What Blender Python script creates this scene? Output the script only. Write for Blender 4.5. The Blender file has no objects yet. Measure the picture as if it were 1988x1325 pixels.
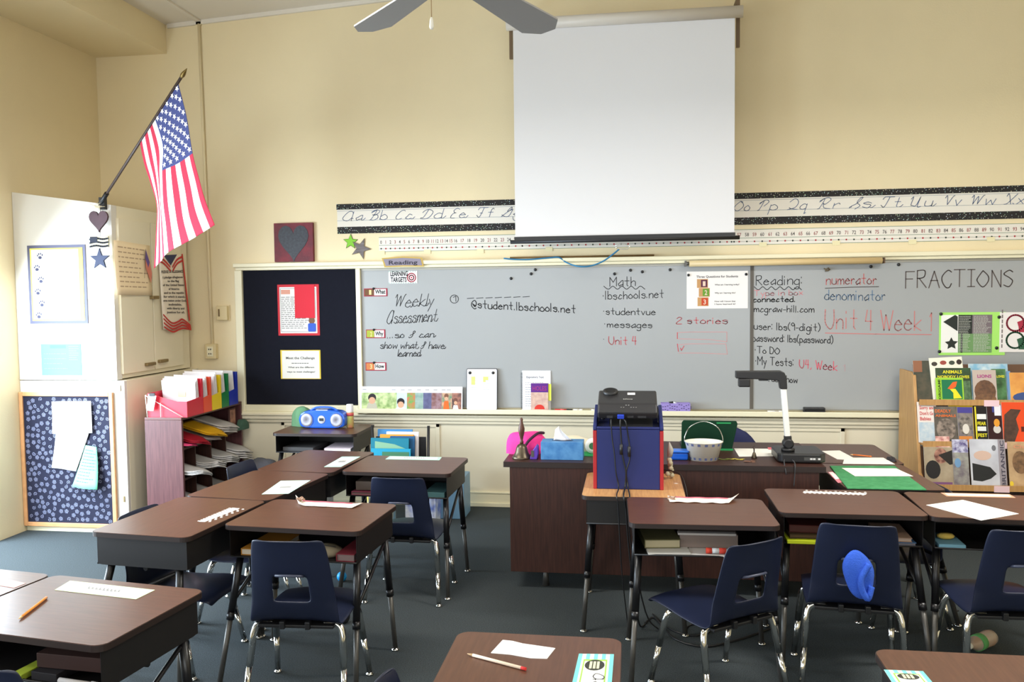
import bpy, bmesh, math, random
from mathutils import Vector, Matrix
random.seed(7)
PI=math.pi; D2R=math.radians
S=bpy.context.scene
# ------------------------------------------------------------ camera, light, exposure
FPX=1628.0; YAW,PITCH,ROLL=-.142,-.05475,-.01144
CAM=Vector((0,-6.207,1.6))
def _axes():
    cy,sy,cp,sp=math.cos(YAW),math.sin(YAW),math.cos(PITCH),math.sin(PITCH)
    f=Vector((sy*cp,cy*cp,sp)); r=Vector((cy,-sy,0)); u=r.cross(f)
    cr,sr=math.cos(ROLL),math.sin(ROLL)
    return cr*r+sr*u, -sr*r+cr*u, f
RX,UX,FX=_axes()
cd=bpy.data.cameras.new('camera'); cam=bpy.data.objects.new('camera',cd); S.collection.objects.link(cam)
cam.matrix_world=Matrix(((RX.x,UX.x,-FX.x,CAM.x),(RX.y,UX.y,-FX.y,CAM.y),(RX.z,UX.z,-FX.z,CAM.z),(0,0,0,1)))
cd.sensor_fit='HORIZONTAL'; cd.sensor_width=36; cd.lens=FPX/1988*36; cd.clip_start=.05
S.camera=cam
w=bpy.data.worlds.new('sky'); S.world=w; w.use_nodes=True
bg=w.node_tree.nodes['Background']; bg.inputs[0].default_value=(.80,.90,1,1); bg.inputs[1].default_value=3.0
def area(name,loc,target,sx,sy,power,col):
    l=bpy.data.lights.new(name,'AREA'); l.shape='RECTANGLE'; l.size=sx; l.size_y=sy; l.energy=power; l.color=col
    o=bpy.data.objects.new(name,l); S.collection.objects.link(o); o.location=loc
    d=Vector(target)-Vector(loc); o.rotation_euler=d.to_track_quat('-Z','Y').to_euler()
    return o
WARM=(1,.94,.84); DAY=(.86,.93,1)
# daylight through the open side door and side window; carpet light added (left wall)
area('door_daylight',(-4.55,-1.95,1.1),(-3.1,-1.7,.0),1.2,2.0,205,(.68,.84,1))
area('added_carpet_light',(-4.5,-3.6,1.2),(-2.4,-2.6,.0),1.1,2.2,120,(.70,.85,1))  # unseen source added to brighten the carpet at the left
area('window_daylight_b',(-4.45,-6.3,1.7),(0,-5.0,1.0),2.6,1.3,60,DAY)
# rear windows behind the camera
area('rear_window_daylight',(0,-8.9,1.9),(0,0,1.2),6.0,1.5,60,(1,.98,.95))
# ceiling fixtures over the class
for i,(x,y,p_) in enumerate(((-1.9,-2.9,54),(1.9,-2.9,88),(-1.9,-5.6,20),(1.9,-5.6,30))): area('ceiling_fixture',(x,y,2.95),(x,y,0),1.5,.4,p_,(1,.965,.91))
S.view_settings.view_transform='Standard'; S.view_settings.look='None'
S.view_settings.exposure=0.14; S.view_settings.gamma=1; S.view_settings.use_curve_mapping=False
# ------------------------------------------------------------ pixel -> point on a real plane of the room
def ray(x,y): return RX*((x-994)/FPX)+UX*((662.5-y)/FPX)+FX
def py(x,y,Y=0.):
    d=ray(x,y); t=(Y-CAM.y)/d.y; return CAM+d*t
def pz(x,y,z):
    d=ray(x,y); t=(z-CAM.z)/d.z; return CAM+d*t
def px(x,y,X):
    d=ray(x,y); t=(X-CAM.x)/d.x; return CAM+d*t
# ------------------------------------------------------------ materials
def lin(c):
    return tuple(((v/255)/12.92 if v/255<=.04045 else ((v/255+.055)/1.055)**2.4) for v in c)+(1,)
MATS={}
def mat(name,col,rough=.6,metal=0,var=0,scale=8,bump=0,bscale=60,spec=.5,stretch=None,coat=0,col2=None,trans=0):
    if name in MATS: return MATS[name]
    m=bpy.data.materials.new(name); m.use_nodes=True; nt=m.node_tree; N=nt.nodes; L=nt.links; b=N['Principled BSDF']
    b.inputs['Base Color'].default_value=lin(col); b.inputs['Roughness'].default_value=rough; b.inputs['Metallic'].default_value=metal
    b.inputs['Specular IOR Level'].default_value=spec; b.inputs['Coat Weight'].default_value=coat; b.inputs['Coat Roughness'].default_value=.15
    b.inputs['Transmission Weight'].default_value=trans
    tc=N.new('ShaderNodeTexCoord'); src=tc.outputs['Object']
    if stretch:
        mp=N.new('ShaderNodeMapping'); mp.inputs['Scale'].default_value=stretch; L.new(src,mp.inputs[0]); src=mp.outputs[0]
    if var or col2:
        n=N.new('ShaderNodeTexNoise'); n.inputs['Scale'].default_value=scale; n.inputs['Detail'].default_value=5; L.new(src,n.inputs[0])
        mx=N.new('ShaderNodeMix'); mx.data_type='RGBA'; c=lin(col)
        c2=lin(col2) if col2 else tuple(max(0,v*(1-var)) for v in c[:3])+(1,)
        cr=N.new('ShaderNodeValToRGB'); cr.color_ramp.elements[0].position=.35; cr.color_ramp.elements[1].position=.65
        cr.color_ramp.elements[0].color=(0,0,0,1); cr.color_ramp.elements[1].color=(1,1,1,1)
        L.new(n.outputs[0],cr.inputs[0]); L.new(cr.outputs[0],mx.inputs[0]); mx.inputs[6].default_value=c; mx.inputs[7].default_value=c2
        L.new(mx.outputs[2],b.inputs['Base Color'])
    if bump:
        n2=N.new('ShaderNodeTexNoise'); n2.inputs['Scale'].default_value=bscale; n2.inputs['Detail'].default_value=3; L.new(tc.outputs['Object'],n2.inputs[0])
        bp=N.new('ShaderNodeBump'); bp.inputs['Strength'].default_value=bump; bp.inputs['Distance'].default_value=.004
        L.new(n2.outputs[0],bp.inputs['Height']); L.new(bp.outputs[0],b.inputs['Normal'])
    MATS[name]=m; return m
def flat(col,rough=.7,spec=.3): return mat('c%02x%02x%02x_%d'%(*col,int(rough*10)),col,rough,spec=spec)
def dots_mat(name,base,scale,ring=False,cols=None):
    m=bpy.data.materials.new(name); m.use_nodes=True; N=m.node_tree.nodes; L=m.node_tree.links; b=N['Principled BSDF']; b.inputs['Roughness'].default_value=.75
    tc=N.new('ShaderNodeTexCoord'); v=N.new('ShaderNodeTexVoronoi'); v.inputs['Scale'].default_value=scale; v.inputs['Randomness'].default_value=.8
    L.new(tc.outputs['Object'],v.inputs[0])
    r=N.new('ShaderNodeValToRGB'); e=r.color_ramp; e.interpolation='CONSTANT'
    if ring:
        st=[(0,1),(.10,0),(.17,1),(.27,0),(.36,.0)]
        n=N.new('ShaderNodeTexNoise'); n.inputs['Scale'].default_value=55; mx=N.new('ShaderNodeMix'); mx.data_type='VECTOR'; mx.inputs[0].default_value=.025
        L.new(tc.outputs['Object'],mx.inputs[4]); L.new(n.outputs[1],mx.inputs[5]); L.new(mx.outputs[1],v.inputs[0])
    else: st=[(0,1),(.22,0)]
    while len(e.elements)<len(st): e.elements.new(.9)
    for i,(p,c) in enumerate(st): e.elements[i].position=p; e.elements[i].color=(c,c,c,1)
    L.new(v.outputs['Distance'],r.inputs[0])
    mx=N.new('ShaderNodeMix'); mx.data_type='RGBA'; L.new(r.outputs[0],mx.inputs[0]); mx.inputs[6].default_value=lin(base)
    if cols:
        mx.inputs[7].default_value=lin(cols)
    else:
        hs=N.new('ShaderNodeHueSaturation'); hs.inputs['Saturation'].default_value=.45; hs.inputs['Value'].default_value=.62
        L.new(v.outputs['Color'],hs.inputs['Color']); L.new(hs.outputs[0],mx.inputs[7])
    L.new(mx.outputs[2],b.inputs['Base Color']); MATS[name]=m; return m
M_wall=mat('painted_wall',(231,214,174),.5,var=.05,scale=1.5,bump=.15,bscale=90)
M_lwall=mat('painted_lower_wall',(224,214,188),.7,var=.05,scale=2)
M_trim=mat('cream_enamel',(232,224,192),.4,var=.04,scale=5)
M_cab=mat('cabinet_enamel',(230,220,192),.45,var=.04,scale=3)
M_cabw=mat('cabinet_end_paint',(214,209,198),.5,var=.03,scale=3)
M_ceil=mat('ceiling_plaster',(222,214,200),.9,bump=.2,bscale=120)
M_floor=mat('carpet_pile',(74,80,82),.95,col2=(54,59,60),scale=220,bump=.6,bscale=420,spec=.1)
M_wb=mat('whiteboard_enamel',(160,162,162),.25,var=.03,scale=2,spec=.4)
M_black=mat('black_felt',(26,27,36),.95,var=.1,scale=40,spec=.1)
M_desk=mat('walnut_laminate',(92,58,42),.33,col2=(80,49,35),scale=9,stretch=(1,14,14),spec=.45)
M_edge=mat('dark_edge_band',(38,26,22),.45)
M_metal=mat('dark_brown_steel',(17,14,14),.5,spec=.5)
M_legb=mat('black_enamel_tube',(18,17,19),.35,spec=.5)
M_legc=mat('worn_steel_tube',(92,90,86),.4,metal=.6)
M_chrome=mat('chrome',(215,215,212),.12,metal=1)
M_navy=mat('navy_plastic',(20,27,50),.42,var=.1,scale=12,spec=.45,bump=.05,bscale=200)
M_paper=mat('white_paper',(236,234,228),.8)
M_tdesk=mat('dark_walnut',(66,38,30),.45,col2=(50,28,22),scale=7,stretch=(14,14,1),spec=.4)
M_shelf=mat('reddish_brown_wood',(96,58,58),.4,col2=(80,46,48),scale=7,stretch=(14,14,1))
M_oak=mat('light_oak_laminate',(196,148,94),.45,col2=(176,126,78),scale=8,stretch=(14,1,14))
M_rackw=mat('rack_plywood',(192,148,92),.5,col2=(176,132,80),scale=6,stretch=(12,12,1))
M_blk=mat('black_plastic',(22,22,24),.45)
M_ink=flat((34,34,40)); M_red=flat((200,70,80)); M_blue=flat((70,100,150))
# ------------------------------------------------------------ mesh builder
class MB:
    def __init__(s): s.v=[];s.f=[];s.sm=[];s.mi=[];s.ms=[];s.cur=0
    def use(s,m):
        if m not in s.ms: s.ms.append(m)
        s.cur=s.ms.index(m); return s
    def add(s,vs,fs,smooth=False):
        k=len(s.v); s.v+= [tuple(v) for v in vs]
        for f in fs: s.f.append([k+i for i in f]); s.sm.append(smooth); s.mi.append(s.cur)
        return s
    def box(s,x0,x1,y0,y1,z0,z1,M=None):
        vs=[(x,y,z) for x in(x0,x1) for y in(y0,y1) for z in(z0,z1)]
        if M: vs=[M@Vector(v) for v in vs]
        return s.add(vs,[(0,1,3,2),(4,6,7,5),(0,4,5,1),(2,3,7,6),(0,2,6,4),(1,5,7,3)])
    def prism(s,poly,h0,h1,fr=None,smooth=False):
        # poly in (a,b); fr maps (a,b,h)->world ; default XY plane extruded in Z
        fr=fr or (lambda a,b,h:(a,b,h)); n=len(poly)
        ar=sum(poly[i][0]*poly[(i+1)%n][1]-poly[(i+1)%n][0]*poly[i][1] for i in range(n))
        if ar<0: poly=poly[::-1]
        vs=[fr(a,b,h0) for a,b in poly]+[fr(a,b,h1) for a,b in poly]
        s.add(vs,[tuple(range(n))[::-1],tuple(range(n,2*n))])
        k=len(s.v)-2*n
        for i in range(n):
            j=(i+1)%n; s.f.append([k+i,k+j,k+n+j,k+n+i]); s.sm.append(smooth); s.mi.append(s.cur)
        return s
    def face(s,poly,h,fr): return s.add([fr(a,b,h) for a,b in poly],[tuple(range(len(poly)))])
    def tube(s,path,r,seg=10,caps=True):
        P=[Vector(p) for p in path]; n=len(P); rs=r if isinstance(r,(list,tuple)) else [r]*n
        t0=(P[1]-P[0]).normalized(); a=t0.orthogonal().normalized(); vs=[]
        for i in range(n):
            t=((P[min(i+1,n-1)]-P[i]).normalized()+(P[i]-P[max(i-1,0)]).normalized())
            t=t.normalized() if t.length>1e-6 else t0
            a=(a-t*a.dot(t)); a=a.normalized() if a.length>1e-6 else t.orthogonal().normalized(); b=t.cross(a)
            for k in range(seg):
                q=2*PI*k/seg; vs.append(P[i]+(a*math.cos(q)+b*math.sin(q))*rs[i])
        fs=[(i*seg+k,i*seg+(k+1)%seg,(i+1)*seg+(k+1)%seg,(i+1)*seg+k) for i in range(n-1) for k in range(seg)]
        s.add(vs,fs,True)
        if caps:
            k=len(s.v)-n*seg
            s.f.append([k+i for i in range(seg)][::-1]); s.f.append([k+(n-1)*seg+i for i in range(seg)]); s.sm+= [False,False]; s.mi+=[s.cur]*2
        return s
    def lathe(s,prof,c=(0,0,0),seg=20,M=None,sx=1,sy=1):
        vs=[]
        for r,z in prof:
            for k in range(seg):
                q=2*PI*k/seg; p=Vector((r*math.cos(q)*sx,r*math.sin(q)*sy,z))
                if M: p=M@p
                vs.append(p+Vector(c))
        n=len(prof); fs=[(i*seg+k,i*seg+(k+1)%seg,(i+1)*seg+(k+1)%seg,(i+1)*seg+k) for i in range(n-1) for k in range(seg)]
        s.add(vs,fs,True); k=len(s.v)-n*seg
        s.f.append([k+i for i in range(seg)][::-1]); s.f.append([k+(n-1)*seg+i for i in range(seg)]); s.sm+=[False,False]; s.mi+=[s.cur]*2
        return s
    def grid(s,fn,nu,nv,skip=None,smooth=True,cm=None):
        vs=[fn(i/nu,j/nv) for j in range(nv+1) for i in range(nu+1)]; k=len(s.v); s.v+=[tuple(v) for v in vs]
        for j in range(nv):
            for i in range(nu):
                if skip and skip(i,j): continue
                s.f.append([k+j*(nu+1)+i,k+j*(nu+1)+i+1,k+(j+1)*(nu+1)+i+1,k+(j+1)*(nu+1)+i]); s.sm.append(smooth)
                s.mi.append(cm(i,j) if cm else s.cur)
        return s
    def ribbon(s,pts,w,h,fr):
        for p,q in zip(pts,pts[1:]):
            dx,dy=q[0]-p[0],q[1]-p[1]; l=math.hypot(dx,dy)
            if l<1e-7: continue
            nx,ny=-dy/l*w/2,dx/l*w/2; ex,ey=dx/l*w*.3,dy/l*w*.3
            s.add([fr(p[0]-nx-ex,p[1]-ny-ey,h),fr(q[0]-nx+ex,q[1]-ny+ey,h),fr(q[0]+nx+ex,q[1]+ny+ey,h),fr(p[0]+nx-ex,p[1]+ny-ey,h)],[(0,1,2,3)])
        return s
    def build(s,name,m=None,parent=None,bevel=0,sub=0,solid=0,loc=None,label=None,kind=None):
        me=bpy.data.meshes.new(name); o=Vector(loc) if loc is not None else Vector((0,0,0))
        me.from_pydata([Vector(v)-o for v in s.v],[],s.f); me.polygons.foreach_set('use_smooth',s.sm)
        if s.ms:
            for q in s.ms: me.materials.append(q)
            me.polygons.foreach_set('material_index',s.mi)
        else: me.materials.append(m)
        me.update(); ob=bpy.data.objects.new(name,me); S.collection.objects.link(ob); ob.location=o
        if parent: ob.parent=parent
        if solid: q=ob.modifiers.new('solid','SOLIDIFY'); q.thickness=solid; q.offset=0
        if bevel: q=ob.modifiers.new('bevel','BEVEL'); q.width=bevel; q.segments=2; q.limit_method='ANGLE'
        if sub: q=ob.modifiers.new('sub','SUBSURF'); q.levels=sub; q.render_levels=sub
        if label: ob['label']=label
        if kind: ob['kind']=kind
        return ob
def tag(o,label,cat,group=None,kind=None):
    o['label']=label; o['category']=cat
    if group: o['group']=group
    if kind: o['kind']=kind
    return o
def thing(name,label,cat,loc=(0,0,0),rz=0,group=None):
    o=bpy.data.objects.new(name,None); S.collection.objects.link(o); o.location=loc; o.rotation_euler=(0,0,rz); o.empty_display_size=.1
    return tag(o,label,cat,group)
def struct(o): o['kind']='structure'; return o
def dup(root,loc,rz,label=None,group=None):
    r=root.copy(); S.collection.objects.link(r); r.location=loc; r.rotation_euler=(0,0,rz)
    if label: r['label']=label
    if group: r['group']=group
    for ch in list(root.children):
        c=ch.copy(); S.collection.objects.link(c); c.parent=r
        for g in list(ch.children):
            d=g.copy(); S.collection.objects.link(d); d.parent=c
    return r
def rrect(x0,x1,y0,y1,r,n=5):
    o=[]
    for cx,cy,a in((x1-r,y1-r,0),(x0+r,y1-r,90),(x0+r,y0+r,180),(x1-r,y0+r,270)):
        for k in range(n+1): q=D2R(a+90*k/n); o.append((cx+r*math.cos(q),cy+r*math.sin(q)))
    return o
def catmull(p,n=5):
    if len(p)<3: return p
    q=[p[0]]+list(p)+[p[-1]]; o=[]
    for i in range(1,len(q)-2):
        a,b,c,d=q[i-1:i+3]
        for k in range(n):
            t=k/n; o.append(tuple(.5*((2*b[j])+(-a[j]+c[j])*t+(2*a[j]-5*b[j]+4*c[j]-d[j])*t*t+(-a[j]+3*b[j]-3*c[j]+d[j])*t**3) for j in range(len(b))))
    o.append(tuple(p[-1])); return o
def star(cx,cy,r,rot=90,k=.4):
    return [(cx+(r if i%2==0 else r*k)*math.cos(D2R(rot+36*i)),cy+(r if i%2==0 else r*k)*math.sin(D2R(rot+36*i))) for i in range(10)]
def circ(cx,cy,r,n=16,ry=None): return [(cx+r*math.cos(2*PI*i/n),cy+(ry or r)*math.sin(2*PI*i/n)) for i in range(n)]
# frames: (a,b,h) -> world
def frame(o,u,v):
    o,u,v=Vector(o),Vector(u).normalized(),Vector(v).normalized(); n=u.cross(v)
    return lambda a,b,h: o+u*a+v*b+n*h
def wallfr(Y): return lambda a,b,h:(a,Y-h,b)       # h toward the room
def zfr(z): return lambda a,b,h:(a,b,z+h)
# ------------------------------------------------------------ single-stroke handwriting
G={'a':'~4939170614253546 4944','b':'0d04 ~07294745240505','c':'~4829170524 2445','d':'~48290705244546 4d44','e':'~0747382907052445','f':'~4c3d2b24 0949',
'g':'~48290705244546 ~4942301001','h':'0d04 ~07294844','i':'0904 0b0c','j':'~29211000 2b2c','k':'0d04 490644 ','l':'0d04','m':'0904 ~07293734 ~37596764','n':'0904 ~07294844',
'o':'~290705244547 4729','p':'0900 ~08294745240505','q':'~48290705244546 494051','r':'0904 ~072938','s':'~482908273746342405','t':'2d2534 0949','u':'~0905244547 4944',
'v':'092449','w':'0914385469','x':'0944 4904','y':'0925 4910','z':'09490444','A':'043d64 1858','B':'0d04 ~0d3d4b2909 ~094946340404','C':'~5c3d0a07244456',
'D':'0d04 ~0d3c59463404','E':'5d0d0454 0949','F':'5d0d04 0949','G':'~5c3d0a07244547 2747','H':'0d04 5d54 0959','I':'0d4d 2d24 0444','K':'0d04 5d0854','L':'0d0444','M':'040d386d64',
'N':'040d545d','O':'~3d090734676a3d','P':'0d04 ~0d3d4b2909','Q':'~3d090734676a3d 3664','R':'0d04 ~0d4d4a2909 1954','S':'~5c3d0b39573405','T':'0d6d 3d34','U':'~0d0734575d','V':'0d346d',
'W':'0d243b547d','X':'0d54 5d04','Y':'0d39 6d29 3934','Z':'0d5d0454','0':'~2d0a07244749 492d','1':'0b1d14','2':'~0b2d4b060444','3':'~0c2d4b1946240505','4':'1d0848 3d34',
'5':'4d0d09 ~0929473405','6':'~4d1905244628 2807','7':'0d4d14','8':'~290b2d4b290624462929','9':'~4b2d0b294b 4b44','.':'0405','·':'0809','-':'0737','@':'~4728193646585b3d0a063354',
':':'0506 0a0b',',':'1503','(':'~2e0a0623',')':'~0e2a2603',"'":'0d0c','?':'~0b2d4b2826 2425','!':'0d06 0405','_':'0444','&':'~54194b2d1b560405'}
CUR={'A':'~6b5d3d1a06244467 ~6d6466 6676','B':'~0b2d3d1504 ~0c3e5c3919 ~19495634141 ','C':'~5c4d2c080524456','D':'~3d2815050434566a5c3d1c0a','E':'~5c3d1b2939 ~3918051434','F':'~0b1d4d7d ~4d36241506 2848',
'G':'~04275b5d4c396b ~6b55341506','O':'~3d090634676a3d5c','P':'~0a2d1504 ~0b3e5c38','Q':'~0b3e6b5604 ~162574','R':'~0a2d1504 ~0b3e5c3829 ~293564','S':'~0416385d4d395633 0515','T':'~0b1d4d7d ~4d36241506',
'U':'~0b1d1625455d ~5d5474','V':'~0b1d35 ~355c6d','W':'~0b1d25 ~254c55 ~557c8d','X':'~0b1d44 5564 ~6d2504','g':'~49291706254546 ~4942301104','I':'~175a6c5d4c48351405'}
def glyph(ch,cur):
    s=(CUR.get(ch) if cur else None) or G.get(ch,'')
    out=[]
    for st in s.split():
        sm=st[0]=='~'; st=st.lstrip('~'); pts=[(int(st[i],16),int(st[i+1],16)-4) for i in range(0,len(st)-1,2)]
        if len(pts)<2: continue
        out.append(catmull(pts,4) if sm else pts)
    if cur and ch in 'acdehiklmnstu': 
        wd=max(p[0] for st in out for p in st); out.append(catmull([(wd,0.2),(wd+1,.2),(wd+2.2,2.2)],3))
    return out
def layout(txt,cur=False,jit=.25,gap=1.6):
    strokes=[];x=0; rnd=random.Random(len(txt)*7+ord(txt[0]))
    for ch in txt:
        if ch==' ': x+=3.4; continue
        g=glyph(ch,cur)
        if not g: x+=2; continue
        wd=max([p[0] for st in g for p in st]+[1]) if not(cur and ch in 'acdehiklmnstu') else max(p[0] for st in g[:-1] for p in st)
        dy=rnd.uniform(-jit,jit); sc=1+rnd.uniform(-.05,.05)
        for st in g: strokes.append([(x+p[0]*sc,p[1]*sc+dy) for p in st])
        x+=wd+gap
    return strokes,x-gap
def hand(mb,txt,x0,x1,y0,y1,cap,fr,w=.005,h=.0006,cur=False,shear=0,jit=.3):
    """write txt from (x0,y0) to (x1,y1) on frame fr, cap = height of a capital"""
    st,wd=layout(txt,cur,jit); k=(x1-x0)/wd; c=cap/9
    for s_ in st:
        mb.ribbon([(x0+(p[0]*k+p[1]*c*shear),y0+(y1-y0)*p[0]/wd+p[1]*c) for p in s_],w,h,fr)
    return mb
def text(mb,txt,x0,x1,y,size,fr,h=.0006,align='L',bold=.022):
    """printed text from the built-in font, fitted between x0 and x1"""
    cu=bpy.data.curves.new('t','FONT'); cu.body=txt; cu.size=1; cu.resolution_u=2; cu.offset=bold; ob=bpy.data.objects.new('t',cu)
    me=bpy.data.meshes.new_from_object(ob); bpy.data.objects.remove(ob); bpy.data.curves.remove(cu)
    if not me.vertices: return mb
    xs=[v.co.x for v in me.vertices]; a,b=min(xs),max(xs); k=(x1-x0)/(b-a)
    if align=='C':
        k2=min(k,size*.8); x0+=(k-k2)*(b-a)/2; k=k2
    mb.add([fr(x0+(v.co.x-a)*k,y+v.co.y*size,h) for v in me.vertices],[tuple(p.vertices) for p in me.polygons]); bpy.data.meshes.remove(me); return mb
def greek(mb,x0,x1,y0,y1,n,fr,h=.0006,seed=1,fill=.35,ragged=.3,center=False):
    """rows of unreadably small print"""
    r=random.Random(seed); dy=(y1-y0)/n
    for i in range(n):
        y=y1-dy*(i+.5); e=x1-(x1-x0)*ragged*r.random(); x=x0
        if center: d=(x1-x0)*ragged*r.random()/2; x=x0+d; e=x1-d
        while x<e:
            l=(x1-x0)*r.uniform(.06,.16); l=min(l,e-x)
            mb.face([(x,y-dy*fill/2),(x+l,y-dy*fill/2),(x+l,y+dy*fill/2),(x,y+dy*fill/2)],h,fr); x+=l+(x1-x0)*.025
    return mb
def rect(mb,x0,x1,y0,y1,h,fr): return mb.face([(x0,y0),(x1,y0),(x1,y1),(x0,y1)],h,fr)
def slab(mb,x0,x1,y0,y1,h0,h1,fr): return mb.prism([(x0,y0),(x1,y0),(x1,y1),(x0,y1)],h0,h1,fr)
# ============================================================ SETTING
XL,XR,YB=-4.18,4.6,-8.6
def zc(X): return 3.73+.057*(X+3.58)
struct(MB().box(XL-.15,XR+.15,YB-.15,.15,-.1,0).build('floor',M_floor))
mb=MB(); mb.prism([(XL-.15,zc(XL-.15)),(XR+.15,zc(XR+.15)),(XR+.15,zc(XR+.15)+.12),(XL-.15,zc(XL-.15)+.12)],YB-.15,.15,lambda a,b,h:(a,h,b))
struct(mb.build('ceiling',M_ceil))
wf=MB(); wf.use(M_wall).box(XL-.15,XR+.15,0,.15,.70,4.4); wf.use(M_lwall).box(XL-.15,XR+.15,0,.15,0,.70); struct(wf.build('wall_front'))
mb=MB()
def holed(mb,fixed,u0,u1,z1,holes,ax):
    cuts=sorted(holes); u=u0
    B=(lambda a,b,c,d: mb.box(fixed[0],fixed[1],a,b,c,d)) if ax=='x' else (lambda a,b,c,d: mb.box(a,b,fixed[0],fixed[1],c,d))
    for a,b,c,d in cuts:
        B(u,a,0,z1); 
        if c>0: B(a,b,0,c)
        B(a,b,d,z1); u=b
    B(u,u1,0,z1)
holed(mb,(XL-.15,XL),YB,0,4.2,[(-7.6,-5.0,1.0,2.4),(-4.2,-3.0,0.02,2.4),(-2.55,-1.27,0.0,2.1)],'x'); struct(mb.build('wall_left',M_wall))  # middle full-height opening is added, to pass the extra carpet light
mb=MB(); holed(mb,(YB-.15,YB),XL-.15,XR+.15,4.4,[(-3.0,3.0,1.1,2.6)],'y'); struct(mb.build('wall_back',M_wall))
struct(MB().box(XR,XR+.15,YB,0,0,4.4).build('wall_right',M_wall))
# soffit running along the left wall, just under the ceiling
struct(MB().box(XL,-3.58,YB,0,3.51,zc(-3.58)+.02).build('trim_1',M_wall))
# ceiling panel battens
mb=MB()
for q in ((-3.3,0),(-1.9,0),(-.5,0),(.9,0),(2.3,0),(3.7,0)): mb.prism([(q[0]-.02,zc(q[0])-.012),(q[0]+.02,zc(q[0])-.012),(q[0]+.02,zc(q[0])+.01),(q[0]-.02,zc(q[0])+.01)],YB,0,lambda a,b,h:(a,h,b))
struct(mb.build('trim_2',M_ceil))
mb=MB(); mb.prism([(XL+.62,3.70),(XR,zc(XR)-.03),(XR,zc(XR)+.01),(XL+.62,3.745)],-.02,0,lambda a,b,h:(a,h,b)); struct(mb.build('trim_3',M_ceil))
# baseboard
mb=MB(); mb.box(-3.3,XR,-.018,0,0,.115); mb.box(-3.3,XR,-.03,0,0,.03); mb.box(-3.3,XR,-.024,0,.10,.112); struct(mb.build('baseboard_front',M_trim,bevel=.003))
# conduit from the ceiling down to the outlet box
def ztop(xp,yp): return py(xp,yp).z
mb=MB(); mb.tube([(-3.30,-.012,3.72),(-3.285,-.012,2.4),(-3.27,-.012,1.23)],.0115,8); mb.box(-3.32,-3.28,-.02,0,3.71,3.75)
tag(mb.build('wall_conduit',M_wall),'thin painted vertical conduit running down the front wall by the corner','conduit')
def wallbox(name,x0,y0,x1,y1,lab,cat,screwcol=(150,140,115)):
    a=py(x0,y1,-.02); b=py(x1,y0,-.02)
    t=thing(name,lab,cat,((a.x+b.x)/2,0,a.z)); X0,X1=a.x-t.location.x,b.x-t.location.x; H=b.z-a.z
    MB().box(X0,X1,-.045,-.001,0,H).build('box_body',mat('beige_box',(214,196,150),.45),t,bevel=.005)
    return t,X0,X1,H
t,X0,X1,H=wallbox('wall_outlet',401,668,421,697,'cream surface-mounted outlet box at the foot of the wall conduit','outlet')
MB().box(X0+.02,X1-.02,-.049,-.044,.02,H-.02).build('cover_plate',M_trim,t,bevel=.002)
mb=MB(); [mb.box(-.008+dx,.0-.001+dx,-.0505,-.048,z,z+.012) for dx in(-.004,.012) for z in(.035,.07)]; mb.build('sockets',M_ink,t)
t,X0,X1,H=wallbox('thermostat_box',423,594,443,622,'small beige thermostat box alone on the front wall left of the black board','thermostat')
MB().box(X0+.018,X0+.03,-.05,-.044,.03,H-.025).build('dial_slot',flat((120,100,70)),t)
MB().box(X0-.005,X1+.005,-.012,-.001,-.006,H+.006).build('back_plate',M_wall,t,bevel=.002)
# ------------------------------------------------------------ built-in cupboard in the left corner
XC=-3.40; YC=-.985
t=thing('corner_cupboard','tall cream built-in cupboard filling the front left corner, white end lit by daylight','cupboard',(XL,YC,0))
def L_(o): return o
mb=MB(); fr=lambda a,b,h:(a,YC+.03-h,b)
# end face (toward the camera) with its top rising to the wall ; upper and lower carcasses
mb.prism([(XL+.002,1.055),(XC-.05,1.055),(XC-.05,2.235),(XL+.002,2.34)],-.03,.03,lambda a,b,h:(a,YC+.03-h,b)); mb.build('upper_end_panel',M_cabw,t,bevel=.002,loc=t.location)
mb=MB(); mb.prism([(XL+.002,1.06),(XC-.0505,1.06),(XC-.0505,2.234),(XL+.002,2.33)],-.92,-.031,lambda a,b,h:(a,YC+.03-h,b)); mb.build('upper_carcass',M_cab,t,loc=t.location)
mb=MB(); mb.box(XL+.002,XC,YC,YC+.03,.075,1.05); mb.build('lower_end_panel',M_cabw,t,bevel=.003,loc=t.location)
mb=MB(); mb.box(XL+.002,XC,YC+.031,-.002,.075,1.05); mb.build('lower_carcass',M_cab,t,bevel=.003,loc=t.location)
mb=MB(); mb.box(XL+.002,XC-.05,YC+.04,-.002,0,.074); mb.box(XL+.002,XC+.004,YC+.01,YC+.035,0,.03); mb.build('toe_kick',M_trim,t,loc=t.location)
XD=XC-.05
def cdoor(y0,y1,z0,z1,hy,hz):
    mb=MB(); mb.box(XD,XD+.02,y0,y1,z0,z1); d=mb.build('door',M_cab,t,bevel=.003,loc=t.location)
    mb=MB(); mb.box(XD+.02,XD+.045,hy-.055,hy+.055,hz,hz+.022); mb.build('door_handle',mat('worn_bronze',(142,122,84),.4,metal=.6),d,bevel=.004,loc=t.location); return d
M_b=mat('worn_bronze',(142,122,84),.4,metal=.6)
def fixd(d): pass
cdoor(YC+.045,-.56,1.09,2.15,-.635,1.125); cdoor(-.55,-.16,1.09,2.15,-.47,1.135)
MB().box(XD+.02,XD+.05,-.60,-.52,1.60,1.625).build('latch',M_b,t,bevel=.004,loc=t.location)
for zz in (.98,.22): MB().box(XC-.035,XC-.025,YC-.006,YC+.001,zz,zz+.04).build('hinge',M_b,t,loc=t.location)
for o in t.children:
    o.location=Vector(o.location)-t.location
    for g in o.children: g.location=(0,0,0)
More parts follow.
